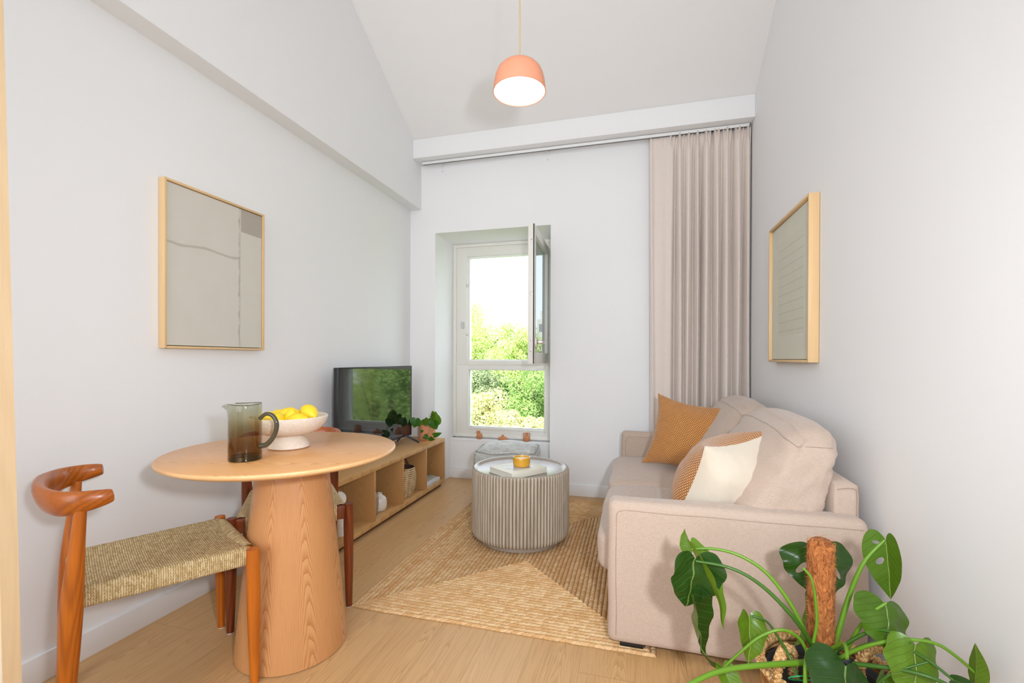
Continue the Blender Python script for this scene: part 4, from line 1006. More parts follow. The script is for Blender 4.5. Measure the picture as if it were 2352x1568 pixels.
# ------------------------------------------------------------------ dining chairs
def chair(label, loc, rz, wood_, rail_, glide=True):
    t = thing('dining_chair', label, 'chair', (0, 0, 0), 'teak dining chairs with woven cord seats')
    fw, rw, yf, yr = .220, .195, .215, -.215; sh_ = .452
    GL = plain('white_felt_glide', srgb(214, 206, 206), .7)
    for s in (-1, 1):
        top = V((s*fw, yf, sh_)); bot = V((s*(fw+.003), yf+.006, .004))
        tt_ = [0, .5, .78, 1]; rr = lambda q: (.0135+.0075*sin(min(1, q*1.25)*pi/2))*(1 if q < .86 else 1-.10*(q-.86)/.14)
        path = [bot.lerp(top, i/16) for i in range(17)]
        lg = tube('leg', path, rr, wood_, t, 16)
        lathe('foot_glide', [(0, 0), (.012, 0), (.012, .004), (0, .004)], V((bot.x, bot.y, 0)), GL, lg, 14)
    for s in (-1, 1):
        bot = V((s*(rw-.002), yr-.022, .004)); mid = V((s*rw, yr-.006, .40)); top = V((s*(rw+.010), yr+.012, .675))
        path = catmull([bot, bot.lerp(mid, .5), mid, mid.lerp(top, .5), top], 7)
        rr = lambda q: .0165+.0085*exp(-((q-.48)/.26)**2)-(.003*max(0, (q-.7)/.3))
        lg = tube('leg', path, rr, wood_, t, 16)
        lathe('foot_glide', [(0, 0), (.013, 0), (.013, .004), (0, .004)], V((bot.x, bot.y, 0)), GL, lg, 14)
    bm = bmesh.new(); add_box(bm, (-fw, yf-.012, .388), (fw, yf+.010, .447), .006, 3)
    from_bm('front_rail', bm, wood_, t)
    bm = bmesh.new(); add_box(bm, (-rw, yr-.010, .388), (rw, yr+.012, .440), .006, 3)
    from_bm('rear_rail', bm, wood_, t)
    for s in (-1, 1):
        tube('side_rail', [V((s*(fw-.035), yf, .425)), V((s*(rw-.030), yr, .425))], .012, wood_, t, 8)
    # woven seat: panel wrapped round the side rails, and round the front and rear rails
    a = Acc(); cw = .0058
    prof = []; NP = 30
    def section(hwid):
        P = []
        P += [(-hwid+.035, .398), (-hwid+.012, .394)]
        for i in range(5): q = pi*1.0+.5*pi-(pi/2)*i/4; P.append((-hwid+.010+.010*cos(q), .404+.010*sin(q)))
        for i in range(5): q = pi-(pi/2)*i/4; P.append((-hwid+.016+.016*cos(q), .440+.014*sin(q)))
        for i in range(1, 12):
            f = i/12; x = (-hwid+.016)*(1-f)+(hwid-.016)*f; P.append((x, .454-.012*sin(pi*f)))
        Q = [(-x, z) for x, z in P[:12]][::-1]
        return P+Q
    NY = 44; y0, y1 = yr+.004, yf-.004; base_pr = None; vs = []; fs = []; uv = []
    for j in range(NY+1):
        f = j/NY; y = y0+(y1-y0)*f; hwid = (rw-.012)*(1-f)+(fw-.012)*f; pr = section(hwid)
        cum = [0]
        for i in range(1, len(pr)): cum.append(cum[-1]+math.hypot(pr[i][0]-pr[i-1][0], pr[i][1]-pr[i-1][1]))
        edge = min(f, 1-f); drop = -.003*max(0, 1-edge/.04)**2
        for i, (x, z) in enumerate(pr):
            rg = .0011*sin(y*2*pi/cw)
            vs.append(V((x, y+.0012*noise.noise(V((x*30, y*30, 0))), z+(drop if z > .43 else 0)+.0012*noise.noise(V((x*40, y*40, 1))))))
        if j == 0: cum0 = cum
    m = len(pr)
    for j in range(NY):
        for i in range(m-1):
            fs.append([j*m+i, (j+1)*m+i, (j+1)*m+i+1, j*m+i+1])
            A, B = cum0[i]/cw, cum0[i+1]/cw; r0, r1 = (y1-y0)*j/NY/cw, (y1-y0)*(j+1)/NY/cw
            uv.append([(A, r0), (A, r1), (B, r1), (B, r0)])
    a.add(vs, [q[::-1] for q in fs], [q[::-1] for q in uv])
    for (yc, hw_) in ((yf-.001, .172), (yr+.001, .150)):
        pr = [(-.02, .392), (-.014, .384), (0, .382), (.012, .386), (.0155, .395), (.0155, .438), (.011, .4495), (0, .4530), (-.012, .4520), (-.026, .4430)]
        if yc < 0: pr = [(-x, z) for x, z in pr]
        cum = [0]
        for i in range(1, len(pr)): cum.append(cum[-1]+math.hypot(pr[i][0]-pr[i-1][0], pr[i][1]-pr[i-1][1]))
        NX_ = 40; vs = []; fs = []; uv = []
        for j in range(NX_+1):
            x = -hw_+2*hw_*j/NX_
            for (dy, z) in pr: vs.append(V((x, yc+dy, z+.0012*noise.noise(V((x*60, z*60, 5))))))
        m = len(pr)
        for j in range(NX_):
            for i in range(m-1):
                f = [j*m+i, (j+1)*m+i, (j+1)*m+i+1, j*m+i+1]; r0, r1 = 2*hw_*j/NX_/cw+200, 2*hw_*(j+1)/NX_/cw+200
                q = [(cum[i]/cw, r0), (cum[i]/cw, r1), (cum[i+1]/cw, r1), (cum[i+1]/cw, r0)]
                fs.append(f); uv.append(q)
        a.add(vs, fs, uv)
    # individual twisted cords standing proud along both sides
    a.build('seat', SEATCORD, t, sh=180)
    # horned back rail
    P = [(rw+.014, yr+.078, .703), (rw+.018, yr+.05, .700), (rw+.010, yr+.008, .696), (rw-.022, yr-.028, .693), (rw-.085, yr-.052, .692), (.05, yr-.062, .692)]
    full = [V((x, y, z)) for x, y, z in P]+[V((-x, y, z)) for x, y, z in P[::-1]]
    path = catmull(full, 7)
    def rr(q):
        e = abs(q-.5)*2       # 1 at the horn tips, 0 at the middle of the back
        hgt = .0168+.026*(1-e**1.5)**.9; wid = .0165+.002*(1-e)-.0015*e
        return (hgt, wid)
    v, f = sweep_data(path, rr, 22, up=(0, 0, 1))
    # rail leans outward at the back
    out = []
    for p in v:
        k = max(0, (yr+.0-p.y)/.09); out.append(V((p.x, p.y-(p.z-.69)*.35*min(1, k), p.z)))
    br = mesh('backrest', out, f, rail_, t); sharp(br, 50)
    md = br.modifiers.new('b', 'BEVEL'); md.width = .004; md.segments = 3; md.limit_method = 'ANGLE'; md.angle_limit = radians(50)
    t.location = loc; t.rotation_euler = (0, 0, rz); return t
chair('honey teak chair with horned backrest and woven seat, nearest the left wooden trim', (-1.532, 1.164, 0), radians(-30), TEAK, TEAKR)
chair('darker reddish teak chair tucked behind the round table, mostly hidden by its pedestal', (-1.527, 1.760, 0), radians(221.5), TEAKD, TEAKRD)

# ------------------------------------------------------------------ glass pitcher
pz = .7505; pp = V((-1.2575, 1.232, pz)); rtd = V((RT.x, RT.y, 0)).normalized()
pit = thing('pitcher', 'smoky olive-brown glass pitcher standing at the front of the round table', 'pitcher', pp)
gg = G('smoky_olive_glass'); zc = gg.sep(gg.co())[2]
tint = gg.ramp(gg.math('MULTIPLY', zc, 5.4), (0, (.60, .48, .30)), (.45, (.76, .68, .52)), (.75, (.86, .85, .76)), (1, (.89, .90, .85)))
fr = two_sided_fresnel(gg, 1.45)
tr2 = gg.n('ShaderNodeBsdfRefraction'); gg.set(tr2, 'Color', tint); gg.set(tr2, 'IOR', 1.12); gg.set(tr2, 'Roughness', .0)
tr3 = gg.n('ShaderNodeBsdfTransparent'); gg.set(tr3, 'Color', tint)
gl2 = gg.n('ShaderNodeBsdfGlossy'); gg.set(gl2, 'Roughness', .03)
mm = gg.n('ShaderNodeMixShader'); gg.set(mm, 'i0', fr.outputs[0]); gg.set(mm, 'i1', tr3.outputs[0]); gg.set(mm, 'i2', gl2.outputs[0])
gg.t.links.new(mm.outputs[0], gg.out.inputs[0])
ga = plain('thick_olive_glass', (.10, .085, .05), .05, .02, 8, Transmission_Weight=.85, IOR=1.45, Coat_Weight=.3)
# body with pulled spout
R_, Hh = .0500, .186; n = 64; prof = [(R_*.985, .002), (R_, .008), (R_, .06), (R_*.995, .12), (R_*.985, .165), (R_*.985, Hh-.002), (R_*.97, Hh), (R_*.95, Hh-.002), (R_*.945, .165), (R_*.95, .12), (R_*.95, .03), (R_*.93, .016), (0, .013)]
vs = []; fs = []; a0 = atan2(-rtd.y, -rtd.x)
for j in range(n):
    q = 2*pi*j/n
    for (r, z) in prof:
        d = (q-a0+pi) % (2*pi)-pi; k = exp(-(d/.27)**2)*max(0, (z-.145)/.041)**1.3
        rr = r+k*.030; zz = z-.011*k**2+.0015*sin(q*2)*(z > .1)
        vs.append(pp+V((rr*cos(q), rr*sin(q), zz)))
m = len(prof)
for j in range(n):
    j2 = (j+1) % n
    for i in range(m-1): fs.append([j*m+i, j2*m+i, j2*m+i+1, j*m+i+1])
mesh('body', vs, fs, gg.m, pit)
tube('rim', [pp+V((R_*.968*cos(q), R_*.968*sin(q), Hh+.0015*sin(q*2))) for q in [a0+.42+(2*pi-.84)*i/60 for i in range(61)]], .0013, plain('olive_glass_rim', (.16, .14, .08), .08, .02, 8, Transmission_Weight=.6, Coat_Weight=.5), pit, 6)
lathe('base', [(0, 0), (R_*.93, 0), (R_*.97, .002), (R_*.945, .010), (R_*.90, .0145), (0, .0125)], pp, plain('dark_olive_glass_base', (.028, .024, .014), .06, .02, 8, Coat_Weight=.8), pit, 48)
hp = [pp+rtd*x+V((0, 0, z)) for x, z in ((R_*.98, .136), (R_+.018, .152), (R_+.040, .148), (R_+.054, .126), (R_+.053, .098), (R_+.040, .070), (R_+.020, .050), (R_*.98, .046))]
tube('handle', catmull(hp, 8), lambda q: .0062+.0026*q, plain('olive_glass_handle', (.115, .10, .055), .06, .02, 8, Transmission_Weight=.6, IOR=1.4, Coat_Weight=.5), pit, 14)

# ------------------------------------------------------------------ footed bowl with lemons
bo = V((-1.272, 1.448, pz)); MACHE = plain('off_white_paper_mache', srgb(228, 214, 198), .95, .12, 90, .9, 110)
fb = thing('fruit_bowl', 'off-white rough footed bowl on the round table holding lemons', 'bowl', bo)
lathe('foot', [(0, 0), (.066, 0), (.072, .004), (.071, .012), (.060, .032), (.050, .044), (.046, .050)], bo, MACHE, fb, 48, wob=.03)
lathe('basin', [(0, .046), (.048, .047), (.085, .055), (.112, .072), (.130, .095), (.137, .112), (.1375, .118), (.134, .121), (.129, .118), (.122, .100), (.104, .080), (.07, .066), (0, .060)], bo, MACHE, fb, 56, wob=.02)
LEMON = plain('lemon_skin', srgb(252, 212, 40), .45, .05, 30, .35, 260, Subsurface_Weight=.15)
def lemon(c, d, label, s=1):
    c = V(c); d = V(d).normalized(); q = V((0, 0, 1)).rotation_difference(d); vs = []; fs = []; n1, n2 = 20, 18
    for i in range(n2+1):
        th = pi*i/n2; z = -cos(th); r = sin(th); nip = .10*exp(-((1-abs(z))/.06)**1.0)
        zz = (z*.036+math.copysign(nip*.075, z) if abs(z) > .8 else z*.036)*s
        for j in range(n1):
            a = 2*pi*j/n1; rr = .0275*s*r**.92*(1+.03*noise.noise(V((cos(a), sin(a), z*2+c.x*50)))); vs.append(c+q @ V((rr*cos(a), rr*sin(a), zz)))
    for i in range(n2):
        for j in range(n1): fs.append([i*n1+j, i*n1+(j+1) % n1, (i+1)*n1+(j+1) % n1, (i+1)*n1+j])
    o = mesh('lemon', vs, fs, LEMON, loc=c); bm = bmesh.new(); bm.from_mesh(o.data); bmesh.ops.remove_doubles(bm, verts=bm.verts, dist=1e-5); bm.to_mesh(o.data); bm.free()
    return tag(o, label, 'lemon', 'lemons in the footed bowl')
def bp(r_, f_, z): q = bo+rtd*r_+V((FW.x, FW.y, 0)).normalized()*f_; return (q.x, q.y, bo.z+z)
lemon(bp(-.058, -.028, .112), (1, .3, .05), 'leftmost lemon in the bowl, seen through the pitcher handle', 1.0)
lemon(bp(-.012, .018, .121), (.8, .5, .2), 'lemon at the centre back of the bowl beside the upright one', 1.02)
lemon(bp(-.018, -.052, .111), (-.5, .9, .2), 'lemon at the centre front of the bowl with its stem end facing out', .95)
lemon(bp(.022, -.030, .116), (.3, -.2, .95), 'lemon with its tip pointing up in the middle of the bowl', .85)
lemon(bp(.052, -.045, .108), (1, .25, .1), 'lemon at the front right of the bowl under the highest one', 1.02)
lemon(bp(.066, .022, .130), (.9, -.3, -.35), 'highest lemon, at the right of the bowl', 1.08)
lemon(bp(-.060, .040, .112), (.3, 1, .1), 'lemon at the back left of the bowl', 1.0)

# ------------------------------------------------------------------ pendant lamp
pl0 = at(1193, 211, 1.90); pl = thing('pendant_lamp', 'coral pendant lamp with a glowing white inside hanging from a beige cord', 'pendant lamp', pl0)
CORAL = plain('coral_lacquer', srgb(240, 160, 124), .55, .01); INN = plain('white_enamel', (.9, .9, .88), .5, .01)
lathe('shade', [(.1095, 0), (.1082, .018), (.1045, .045), (.099, .068), (.090, .088), (.076, .103), (.058, .113), (.040, .1185), (.031, .121), (.0275, .128), (.019, .1345), (.005, .137)], pl0, CORAL, pl, 72)
lathe('shade_inside', [(.1095, 0), (.1075, 0), (.1062, .018), (.1025, .045), (.097, .066), (.088, .085), (.074, .100), (.056, .110), (0, .116)], pl0, INN, pl, 72)
lathe('shade_rim', [(.1105, .0), (.1106, -.0012), (.1085, -.0022), (.1068, -.001), (.107, .001)], pl0, CORAL, pl, 72)
BR = plain('dark_brass', (.09, .07, .03), .35, .02, 8, Metallic=1.0)
lathe('cord_grip', [(0, .136), (.0052, .136), (.0052, .146), (.002, .148), (0, .148)], pl0, BR, pl, 14)
lathe('cord', [(.0030, .146), (.0030, ZC-pl0.z-.03)], pl0, plain('beige_textile_cord', srgb(212, 178, 136), .9, .1, 300), pl, 10)
lathe('ceiling_cup', [(0, ZC-pl0.z-.05), (.05, ZC-pl0.z-.05), (.05, ZC-pl0.z)], pl0, CORAL, pl, 30)
em = G('bulb_glow'); e_ = em.n('ShaderNodeEmission'); em.set(e_, 'Color', (1, .93, .82, 1)); em.set(e_, 'Strength', 4.0); em.t.links.new(e_.outputs[0], em.out.inputs[0])
lathe('bulb', [(0, .030), (.008, .031), (.0135, .036), (.0145, .050), (.0145, .078), (.010, .088), (0, .090)], pl0, em.m, pl, 20)
lathe('lamp_socket', [(0, .088), (.013, .088), (.014, .115), (0, .115)], pl0, INN, pl, 18)
lp_ = light('pendant_light', 'POINT', pl0+V((0, 0, .02)), .45, (1, .90, .78), radius=.02); lp_.location = pl0+V((0, 0, .022))

# ================================================================== MONSTERA in its basket
MD = 1.20
mc = at(1905, 1540, MD); mc.z = 0
rimz = .27; PB = plain('basket_inner_dark', srgb(56, 50, 44), .9, .1, 30)
pb_ = thing('planter_basket', 'woven straw planter basket with two braided loop handles holding the monstera, bottom right', 'basket', mc)
def wprof(z): return .118+.042*sin(min(1, z/.2)*pi/2)
prof = [(wprof(z), z) for z in [i*rimz/24 for i in range(25)]]
lathe('body', [(0, 0)]+prof, mc, WICKER, pb_, 72, sh=180, uvk=(.62, .85))
lathe('nursery_pot', [(0, .03), (.112, .03), (.142, .245), (.147, .25), (.140, .251), (.136, .235), (0, .235)], mc, plain('grey_plastic_pot', srgb(72, 74, 80), .5), pb_, 48)
def braid(name, path, r, strands, parent, turns, closed=False, mats=WICKER, n=8, seed=0):
    a = Acc(); P = [V(p) for p in path]; m = len(P)
    for s in range(strands):
        Q = []; 
        for i in range(m):
            t = (P[min(i+1, m-1)]-P[max(i-1, 0)]).normalized(); ref = V((0, 0, 1)) if abs(t.z) < .9 else V((1, 0, 0)); b = t.cross(ref).normalized(); nn = b.cross(t)
            q = 2*pi*(turns*i/(m-1)+s/strands)
            Q.append(P[i]+b*(r*sin(q)*1.0)+nn*(r*.62*sin(2*q)))
        v, f = sweep_data(Q, r*.56, n)
        L_ = 0; uv = []
        for q in f:
            if len(q) == 4:
                i = q[0]//n; k = q[0] % n; uv.append([(i*.5, s*7+k*.5), (i*.5, s*7+(k+1)*.5), ((i+1)*.5, s*7+(k+1)*.5), ((i+1)*.5, s*7+k*.5)])
            else: uv.append([(0, 0)]*len(q))
        a.add(v, f, uv)
    return a.build(name, mats, parent, sh=180)
STRAWA = G('straw_strands'); na = STRAWA.noise(STRAWA.co(scale=(90, 90, 90)), 1, 3, .6, 1.5)
STRAWA.pbr(Base_Color=STRAWA.ramp(na, (.3, srgb(132, 86, 42)), (.45, srgb(196, 146, 88)), (.65, srgb(234, 198, 142))), Roughness=.8, Normal=STRAWA.bump(na, .4, .002)); STRAW = STRAWA.m
rim = [mc+V(((wprof(.26)+.002)*cos(q), (wprof(.26)+.002)*sin(q), rimz)) for q in [2*pi*i/240 for i in range(241)]]
braid('rim', rim, .0095, 3, pb_, 22, mats=STRAW)
for (x, sgn) in ((-1, 1), (1, 1)):
    c0 = mc+rtd*(x*.128)-V((FW.x, FW.y, 0)).normalized()*.02; fwd = V((FW.x, FW.y, 0)).normalized()
    ax = (rtd*.80+fwd*.60*(-x)).normalized() if x < 0 else (rtd*.86-fwd*.5).normalized()
    lp = [c0+ax*(.050*cos(q))+V((0, 0, rimz+.005+.068*sin(q))) for q in [pi*(-.12+1.24*i/70) for i in range(71)]]
    braid('handle', lp, .0100, 3, pb_, 8, mats=STRAW)
mo = thing('monstera', 'tall green monstera plant with split leaves climbing a coir pole, bottom right corner', 'plant', mc+V((0, 0, .235)))
lathe('soil', [(0, .2355), (.135, .2355)], mc, SOIL, mo, 40)
# coir pole
pt0, pt1 = at(1886, 1238, 1.20), at(1884, 1500, 1.205); pt1 = V((pt0.x, pt0.y, .236))
CO = G('coir_fibre'); nc = CO.noise(CO.co(scale=(70, 70, 28)), 1, 4, .65, 2.0); CO.pbr(Base_Color=CO.ramp(nc, (.3, srgb(92, 46, 16)), (.48, srgb(168, 96, 44)), (.68, srgb(212, 138, 76))), Roughness=.95, Normal=CO.bump(nc, 1.0, .006))
prof = []; hp_ = pt0.z-.236; vs = []; fs = []; nz_, na_ = 110, 48
for j in range(nz_+1):
    z = hp_*j/nz_
    for i in range(na_):
        q = 2*pi*i/na_; r = .0285
        r += .0016*abs(sin(q*2+z*70))+.0016*abs(sin(q*2-z*70))+.003*noise.noise(V((cos(q)*3, sin(q)*3, z*40)))
        if j > nz_-4: r *= (1-.09*(j-(nz_-4)))
        vs.append(V((pt0.x+r*cos(q), pt0.y+r*sin(q), .236+z)))
for j in range(nz_):
    for i in range(na_): fs.append([j*na_+i, j*na_+(i+1) % na_, (j+1)*na_+(i+1) % na_, (j+1)*na_+i])
fs.append([nz_*na_+i for i in range(na_)])
pole = mesh('moss_pole', vs, fs, CO.m, mo)
rng = random.Random(11); a = Acc()
for k in range(3000):
    q = rng.random()*2*pi; z = rng.random()*hp_; r = .0295
    dr_ = V((cos(q), sin(q), 0)); tn = V((-sin(q), cos(q), 0)); L_ = rng.uniform(.005, .015)
    d = (tn*rng.choice((-1, 1))*rng.uniform(.5, 1)+V((0, 0, rng.uniform(-.7, .7)))+dr_*rng.uniform(.0, .5)).normalized()
    p = V((pt0.x, pt0.y, .236+z))+dr_*r; w_ = d.cross(dr_).normalized()*.00032; e = p+d*L_*.6+dr_*.0008; e2 = p+d*L_+dr_*rng.uniform(-.001, .0015)
    a.add([p-w_, p+w_, e+w_*.8, e-w_*.8, e2], [[0, 1, 2, 3], [3, 2, 4]])
fb_ = a.build('coir_fuzz', plain('coir_fibre_loose', srgb(196, 126, 66), .9, .3, 90), pole, sh=180)
# ring tie round the stems
tube('plant_tie', [at(1845+34*cos(q), 1557+5*sin(q), 1.13+.03*sin(q)) for q in [2*pi*i/24 for i in range(24)]], .0016, plain('green_tie', srgb(30, 160, 100), .4), mo, 6, closed=True)
def stem(pts, r0=.0055, r1=.0035, mat=STEM): return tube('petiole', catmull([at(x, y, d) for x, y, d in pts], 7), lambda q: r0+(r1-r0)*q, mat, mo, 10)
stem([(1872, 1500, 1.17), (1850, 1455, 1.17), (1815, 1385, 1.19), (1760, 1315, 1.22), (1700, 1276, 1.25), (1640, 1260, 1.28), (1588, 1261, 1.30)], .0062, .0034)
stem([(1880, 1512, 1.17), (1862, 1475, 1.16), (1820, 1415, 1.16), (1750, 1345, 1.19), (1680, 1305, 1.22), (1598, 1288, 1.26)], .0065, .0036, STEMD)
stem([(1835, 1560, 1.12), (1812, 1505, 1.14), (1778, 1448, 1.20), (1758, 1425, 1.25), (1728, 1414, 1.27)], .0038, .0028, STEMD)
stem([(1868, 1475, 1.15), (1876, 1430, 1.15), (1872, 1370, 1.15), (1862, 1325, 1.15), (1843, 1303, 1.16)], .0040, .0028)
stem([(1908, 1500, 1.19), (1920, 1470, 1.19), (1950, 1370, 1.19), (1985, 1290, 1.18), (2032, 1240, 1.17)], .0085, .0036)
stem([(1945, 1490, 1.16), (1975, 1440, 1.14), (2005, 1405, 1.12), (2036, 1384, 1.11)], .0052, .0034)
stem([(1905, 1510, 1.15), (1950, 1474, 1.13), (2005, 1448, 1.10), (2050, 1452, 1.07), (2092, 1476, 1.04)], .0046, .0030, STEMD)
stem([(1910, 1520, 1.14), (1960, 1495, 1.11), (2010, 1478, 1.08), (2080, 1468, 1.05), (2150, 1478, 1.03), (2200, 1510, 1.015), (2243, 1548, 1.005)], .0050, .0030)
stem([(1930, 1512, 1.13), (1990, 1480, 1.10), (2060, 1480, 1.06), (2130, 1515, 1.03), (2190, 1562, 1.0)], .0042, .0028, STEMD)
stem([(1855, 1500, 1.14), (1835, 1465, 1.14), (1795, 1446, 1.14), (1745, 1462, 1.15), (1700, 1498, 1.16), (1662, 1532, 1.17)], .0045, .0032)
stem([(1572, 1578, 1.02), (1640, 1545, 1.06), (1720, 1530, 1.09), (1850, 1521, 1.13)], .0052, .0072)
stem([(1850, 1600, 1.06), (1850, 1530, 1.07), (1856, 1490, 1.10)], .0050, .0044)
stem([(1945, 1512, 1.05), (1944, 1490, 1.07), (1935, 1478, 1.10), (1908, 1490, 1.14)], .0042, .0045)
stem([(1960, 1524, 1.10), (2060, 1536, 1.04), (2140, 1556, 1.0), (2210, 1590, .98)], .0055, .0040, STEMD)
stem([(2010, 1575, 1.06), (2050, 1545, 1.04), (2130, 1520, 1.02)], .0030, .0024, STEMD)
def leaf(base, tip, side, mat, depth=(1.2, 1.2), **k):
    b, t_ = at(base[0], base[1], depth[0]), at(tip[0], tip[1], depth[1])
    sd = RT*side[0]+UP*side[1]+FW*side[2]
    v, f, uv = leaf_data(b, t_, sd, **k); return mesh('leaf', v, f, mat, mo, uvs=uv)
leaf((1590, 1264), (1572, 1212), (.8, .25, .5), LEAF_DK, (1.30, 1.31), width=.8, fold=.4, curl=.2, wave=.03, dens=10, seed=21)
leaf((1592, 1266), (1664, 1450), (.50, .10, .80), LEAF_LT, (1.30, 1.22), width=.40, fold=.42, curl=.26, wave=.03, dens=16, seed=1)
leaf((1596, 1282), (1572, 1392), (1, .05, .25), LEAF_DK, (1.27, 1.30), width=1.0, fold=.30, fR=.10, curl=.20, wave=.05, dens=16, seed=12)
leaf((1590, 1372), (1622, 1508), (.62, .10, .70), LEAF_DK, (1.275, 1.30), width=.72, fold=.30, curl=-.20, wave=.05, dens=16, seed=2)
leaf((1722, 1418), (1719, 1526), (1, 0, .15), LEAF_LT, (1.27, 1.24), width=.72, fold=.16, curl=.18, wave=.05, dens=16, seed=3)
leaf((1884, 1266), (1896, 1386), (1, .12, .0), LEAF_DK, (1.29, 1.27), width=1.38, fold=-.14, fR=-.20, curl=.16, wave=.05, dens=22, seed=4, holes=((-1, .34, .27, .13, .05, .5), (1, .42, .22, .13, .035, .35)))
leaf((2034, 1240), (2046, 1376), (.88, .1, -.42), LEAF_MD, (1.17, 1.17), width=.66, fold=.80, fR=.05, curl=.15, wave=.02, dens=20, seed=5, holes=((-1, .04, .20, .03, .10, .2), (-1, .34, .17, .055, .10, -.4)))
leaf((2036, 1388), (2060, 1512), (1, .02, .25), LEAF_MD, (1.12, 1.05), width=1.28, fold=-.18, fR=-.10, curl=-.22, wave=.06, dens=20, seed=6)
leaf((2103, 1484), (2100, 1625), (1, .06, 0), LEAF_LT, (1.04, 1.02), width=.96, fold=-.14, curl=.16, wave=.05, dens=18, seed=7)
leaf((1944, 1530), (1920, 1690), (1, -.25, .1), LEAF_DK, (1.05, .98), width=1.1, fold=-.16, curl=.16, wave=.05, dens=20, seed=8)
leaf((1848, 1376), (1820, 1492), (.5, 0, .8), LEAF_DK, (1.26, 1.25), width=.62, fold=.3, curl=.2, wave=.04, dens=14, seed=9)
leaf((2240, 1566), (2240, 1476), (.22, 0, -.9), LEAF_DK, (1.005, .985), width=.40, fold=.3, curl=.1, wave=.02, dens=14, seed=10)
leaf((2192, 1562), (2266, 1590), (.3, .9, .2), LEAF_DK, (1.0, .98), width=.5, fold=.2, curl=.1, wave=.02, dens=12, seed=11)
leaf((1662, 1534), (1700, 1630), (1, .35, .2), LEAF_LT, (1.17, 1.12), width=.62, fold=.3, curl=.2, wave=.03, dens=14, seed=13)
leaf((1656, 1530), (1608, 1490), (.5, -.7, .3), LEAF_DK, (1.18, 1.22), width=.85, fold=.15, curl=.2, wave=.03, dens=12, seed=14)
leaf((2030, 1555), (2005, 1640), (1, .1, .2), LEAF_MD, (1.08, 1.06), width=.7, fold=.2, curl=.1, wave=.03, dens=12, seed=15)

# ================================================================== OUTSIDE
GR = plain('distant_lawn', srgb(96, 120, 58), .9, .3, .5)
lw = struct(box('ground', (-60, 6, -5.2), (60, 120, -5), GR))
def folmat(name, c1, c2, tr=.22):
    g = G(name); n = g.noise(g.co(), 1.3, 3); n2 = g.noise(g.co(), 11, 2)
    c = g.mix(n2, c1, c2); c = g.mix(g.math('MULTIPLY', n, .4), c, tuple(min(1, x*1.5) for x in c2))
    d = g.n('ShaderNodeBsdfPrincipled', None, Base_Color=c, Roughness=.6)
    t_ = g.n('ShaderNodeBsdfTranslucent'); g.set(t_, 'Color', c)
    m = g.n('ShaderNodeMixShader'); g.set(m, 'i0', tr); g.set(m, 'i1', d.outputs[0]); g.set(m, 'i2', t_.outputs[0]); g.t.links.new(m.outputs[0], g.out.inputs[0]); return g.m
BARK = plain('bark_brown', srgb(92, 74, 58), .9, .2, 6)
def tree(c, rad, col, label, nleaf=7000, ls=.075, blobs=26, seed=0, squash=(1, 1, 1), lobes=True):
    rng = random.Random(seed); c = V(c); t = thing('tree', label, 'tree', (c.x, c.y, -5), 'trees outside the window')
    a = Acc(); B = []
    for k in range(blobs):
        d = V((rng.gauss(0, 1), rng.gauss(0, 1), rng.gauss(0, 1))).normalized()*rng.random()**.4*.78
        B.append((c+V((d.x*rad*squash[0], d.y*rad*squash[1], d.z*rad*squash[2])), rad*rng.uniform(.22, .42)))
    for k in range(int(nleaf*2.3)):
        bc_, br_ = B[rng.randrange(blobs)]; d = V((rng.gauss(0, 1), rng.gauss(0, 1), rng.gauss(0, 1)+.25)).normalized()
        p = bc_+d*br_*rng.uniform(.55, 1.15); nrm = (d+V((rng.uniform(-1, 1), rng.uniform(-1, 1), rng.uniform(-.6, 1)))*.7).normalized()
        u = nrm.cross(V((rng.uniform(-1, 1), rng.uniform(-1, 1), rng.uniform(-1, 1)))).normalized(); w_ = nrm.cross(u); s = ls*.52*rng.uniform(.6, 1.3)
        a.add([p-u*s, p+w_*s*.42+nrm*s*.15, p+u*s, p-w_*s*.42+nrm*s*.15], [[0, 1, 2, 3]])
    o = a.build('foliage', col, t, smooth=False); o['kind'] = 'stuff'
    v, f = sweep_data(catmull([V((c.x+.3, c.y, -5)), V((c.x, c.y+.1, -2)), V((c.x, c.y, c.z+rad*.3))], 6), lambda q: .20-.14*q, 10); mesh('trunk', v, f, BARK, t)
    a2 = Acc()
    for k in range(9):
        e = B[k % blobs][0]; v, f = sweep_data([V((c.x, c.y, c.z-rad*.6)), V((c.x, c.y, c.z-rad*.6)).lerp(e, .5)+V((0, 0, .1)), e], lambda q: .05-.035*q, 6); a2.add(v, f)
    a2.build('branches', BARK, t); return t
YG = folmat('yellow_green_foliage', srgb(150, 182, 84), srgb(206, 220, 138)); MG = folmat('mid_green_foliage', srgb(98, 136, 60), srgb(168, 196, 112)); DG = folmat('deep_green_foliage', srgb(36, 78, 28), srgb(84, 126, 56))
MAG = folmat('magnolia_foliage', srgb(166, 184, 96), srgb(236, 220, 166), .25); GG_ = folmat('grey_green_foliage', srgb(120, 140, 96), srgb(160, 172, 124))
ct0 = at(1082, 800, 20); tree(ct0, 2.02, YG, 'tall yellow-green tree whose crown reaches highest at the left of the window', 12000, .085, 34, 1, (1, 1, 1.05))
ct1 = at(1190, 812, 14); tree(ct1, 1.07, YG, 'rounded bright tree filling the right of the upper window opening', 9000, .075, 26, 2, (1.15, 1, .95))
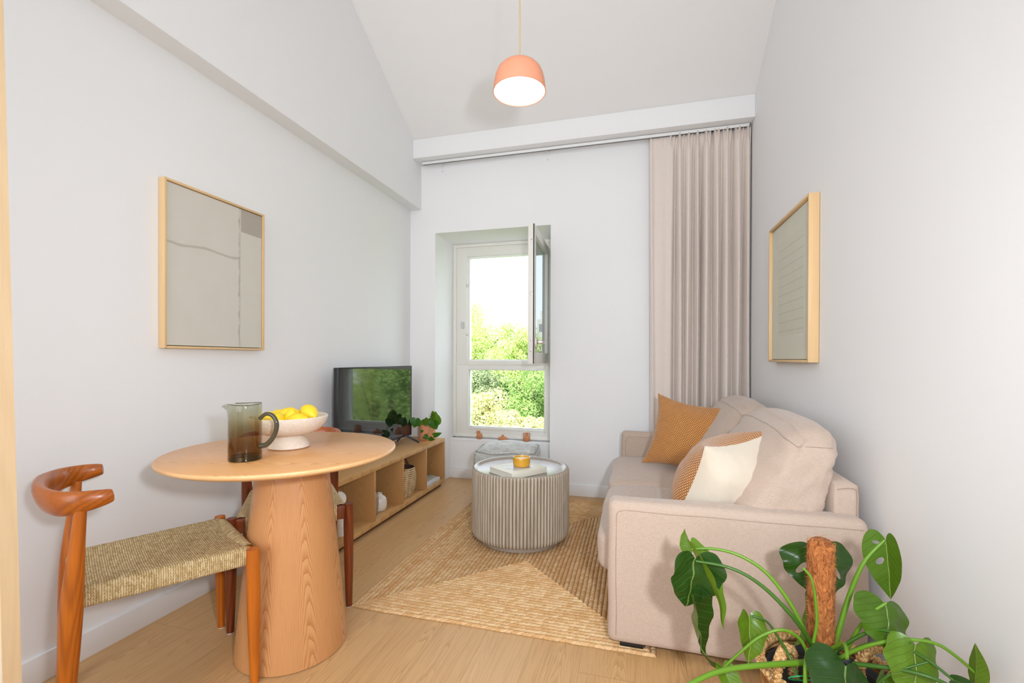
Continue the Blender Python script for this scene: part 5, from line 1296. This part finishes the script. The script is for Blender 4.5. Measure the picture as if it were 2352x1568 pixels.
tree(at(1150, 905, 17), 1.5, DG, 'deep green tree in the middle of the lower pane', 11000, .09, 30, 3)
tree(at(1228, 905, 11.2), .94, MG, 'mid green leafy tree at the right of the lower pane', 9000, .06, 26, 4, (1, 1, 1.2))
tree(at(1098, 948, 9.0), .59, MAG, 'low yellow and pink tinged shrub tree at the lower left of the lower pane', 6000, .055, 20, 5, (1.25, 1, .9))
tree(at(1195, 985, 7.6), .42, MAG, 'low yellow-green bush along the bottom of the lower pane', 5000, .05, 18, 6, (1.7, 1, .8))
tree(at(1095, 885, 11.6), .70, GG_, 'soft grey-green tree at the upper left of the lower pane', 7000, .06, 22, 7)
for i, (x, y, z, r, col, s) in enumerate(((1.9, 11.0, .5, 1.3, MG, 8), (4.6, 14.0, 1.2, 1.7, YG, 9), (7.0, 17.0, -.8, 2.3, YG, 10), (4.0, 9.4, -.8, 1.1, YG, 11), (-.3, 14.5, -.4, 1.2, MG, 12), (-1.2, 21.5, -.9, 2.2, DG, 13))):
    tree((x, y, z), r, col, ['mid green tree mirrored near the left of the television screen', 'tall yellow-green tree mirrored in the television screen', 'deep green tree mirrored at the far side of the television screen', 'low bright tree mirrored at the bottom of the television screen', 'mid green tree standing right of the window opening', 'dark green tree standing behind the trees seen through the window'][i], 8000, .085, 24, s)
# pale apartment block far away, seen through the opened casement
ab0 = at(1233.5, 760, 75); bd = thing('apartment_building', 'pale apartment block far away seen through the glass of the open casement', 'building', (ab0.x, ab0.y, -5))
FAC = plain('pale_render', srgb(206, 200, 196), .9, .03, .2)
box('wall', (ab0.x, ab0.y, -5), (ab0.x+14, ab0.y+9, 7.6), FAC, bd)
box('roof_storey', (ab0.x+.45, ab0.y+.4, 7.6), (ab0.x+12, ab0.y+8, 9.0), FAC, bd)
for r_ in range(4):
    for q in range(6):
        x = ab0.x+.35+q*2.1; z = 5.6-r_*2.7
        box('window', (x, ab0.y-.06, z), (x+.9, ab0.y, z+1.2), plain('far_window_grey', srgb(120, 126, 132), .4), bd)
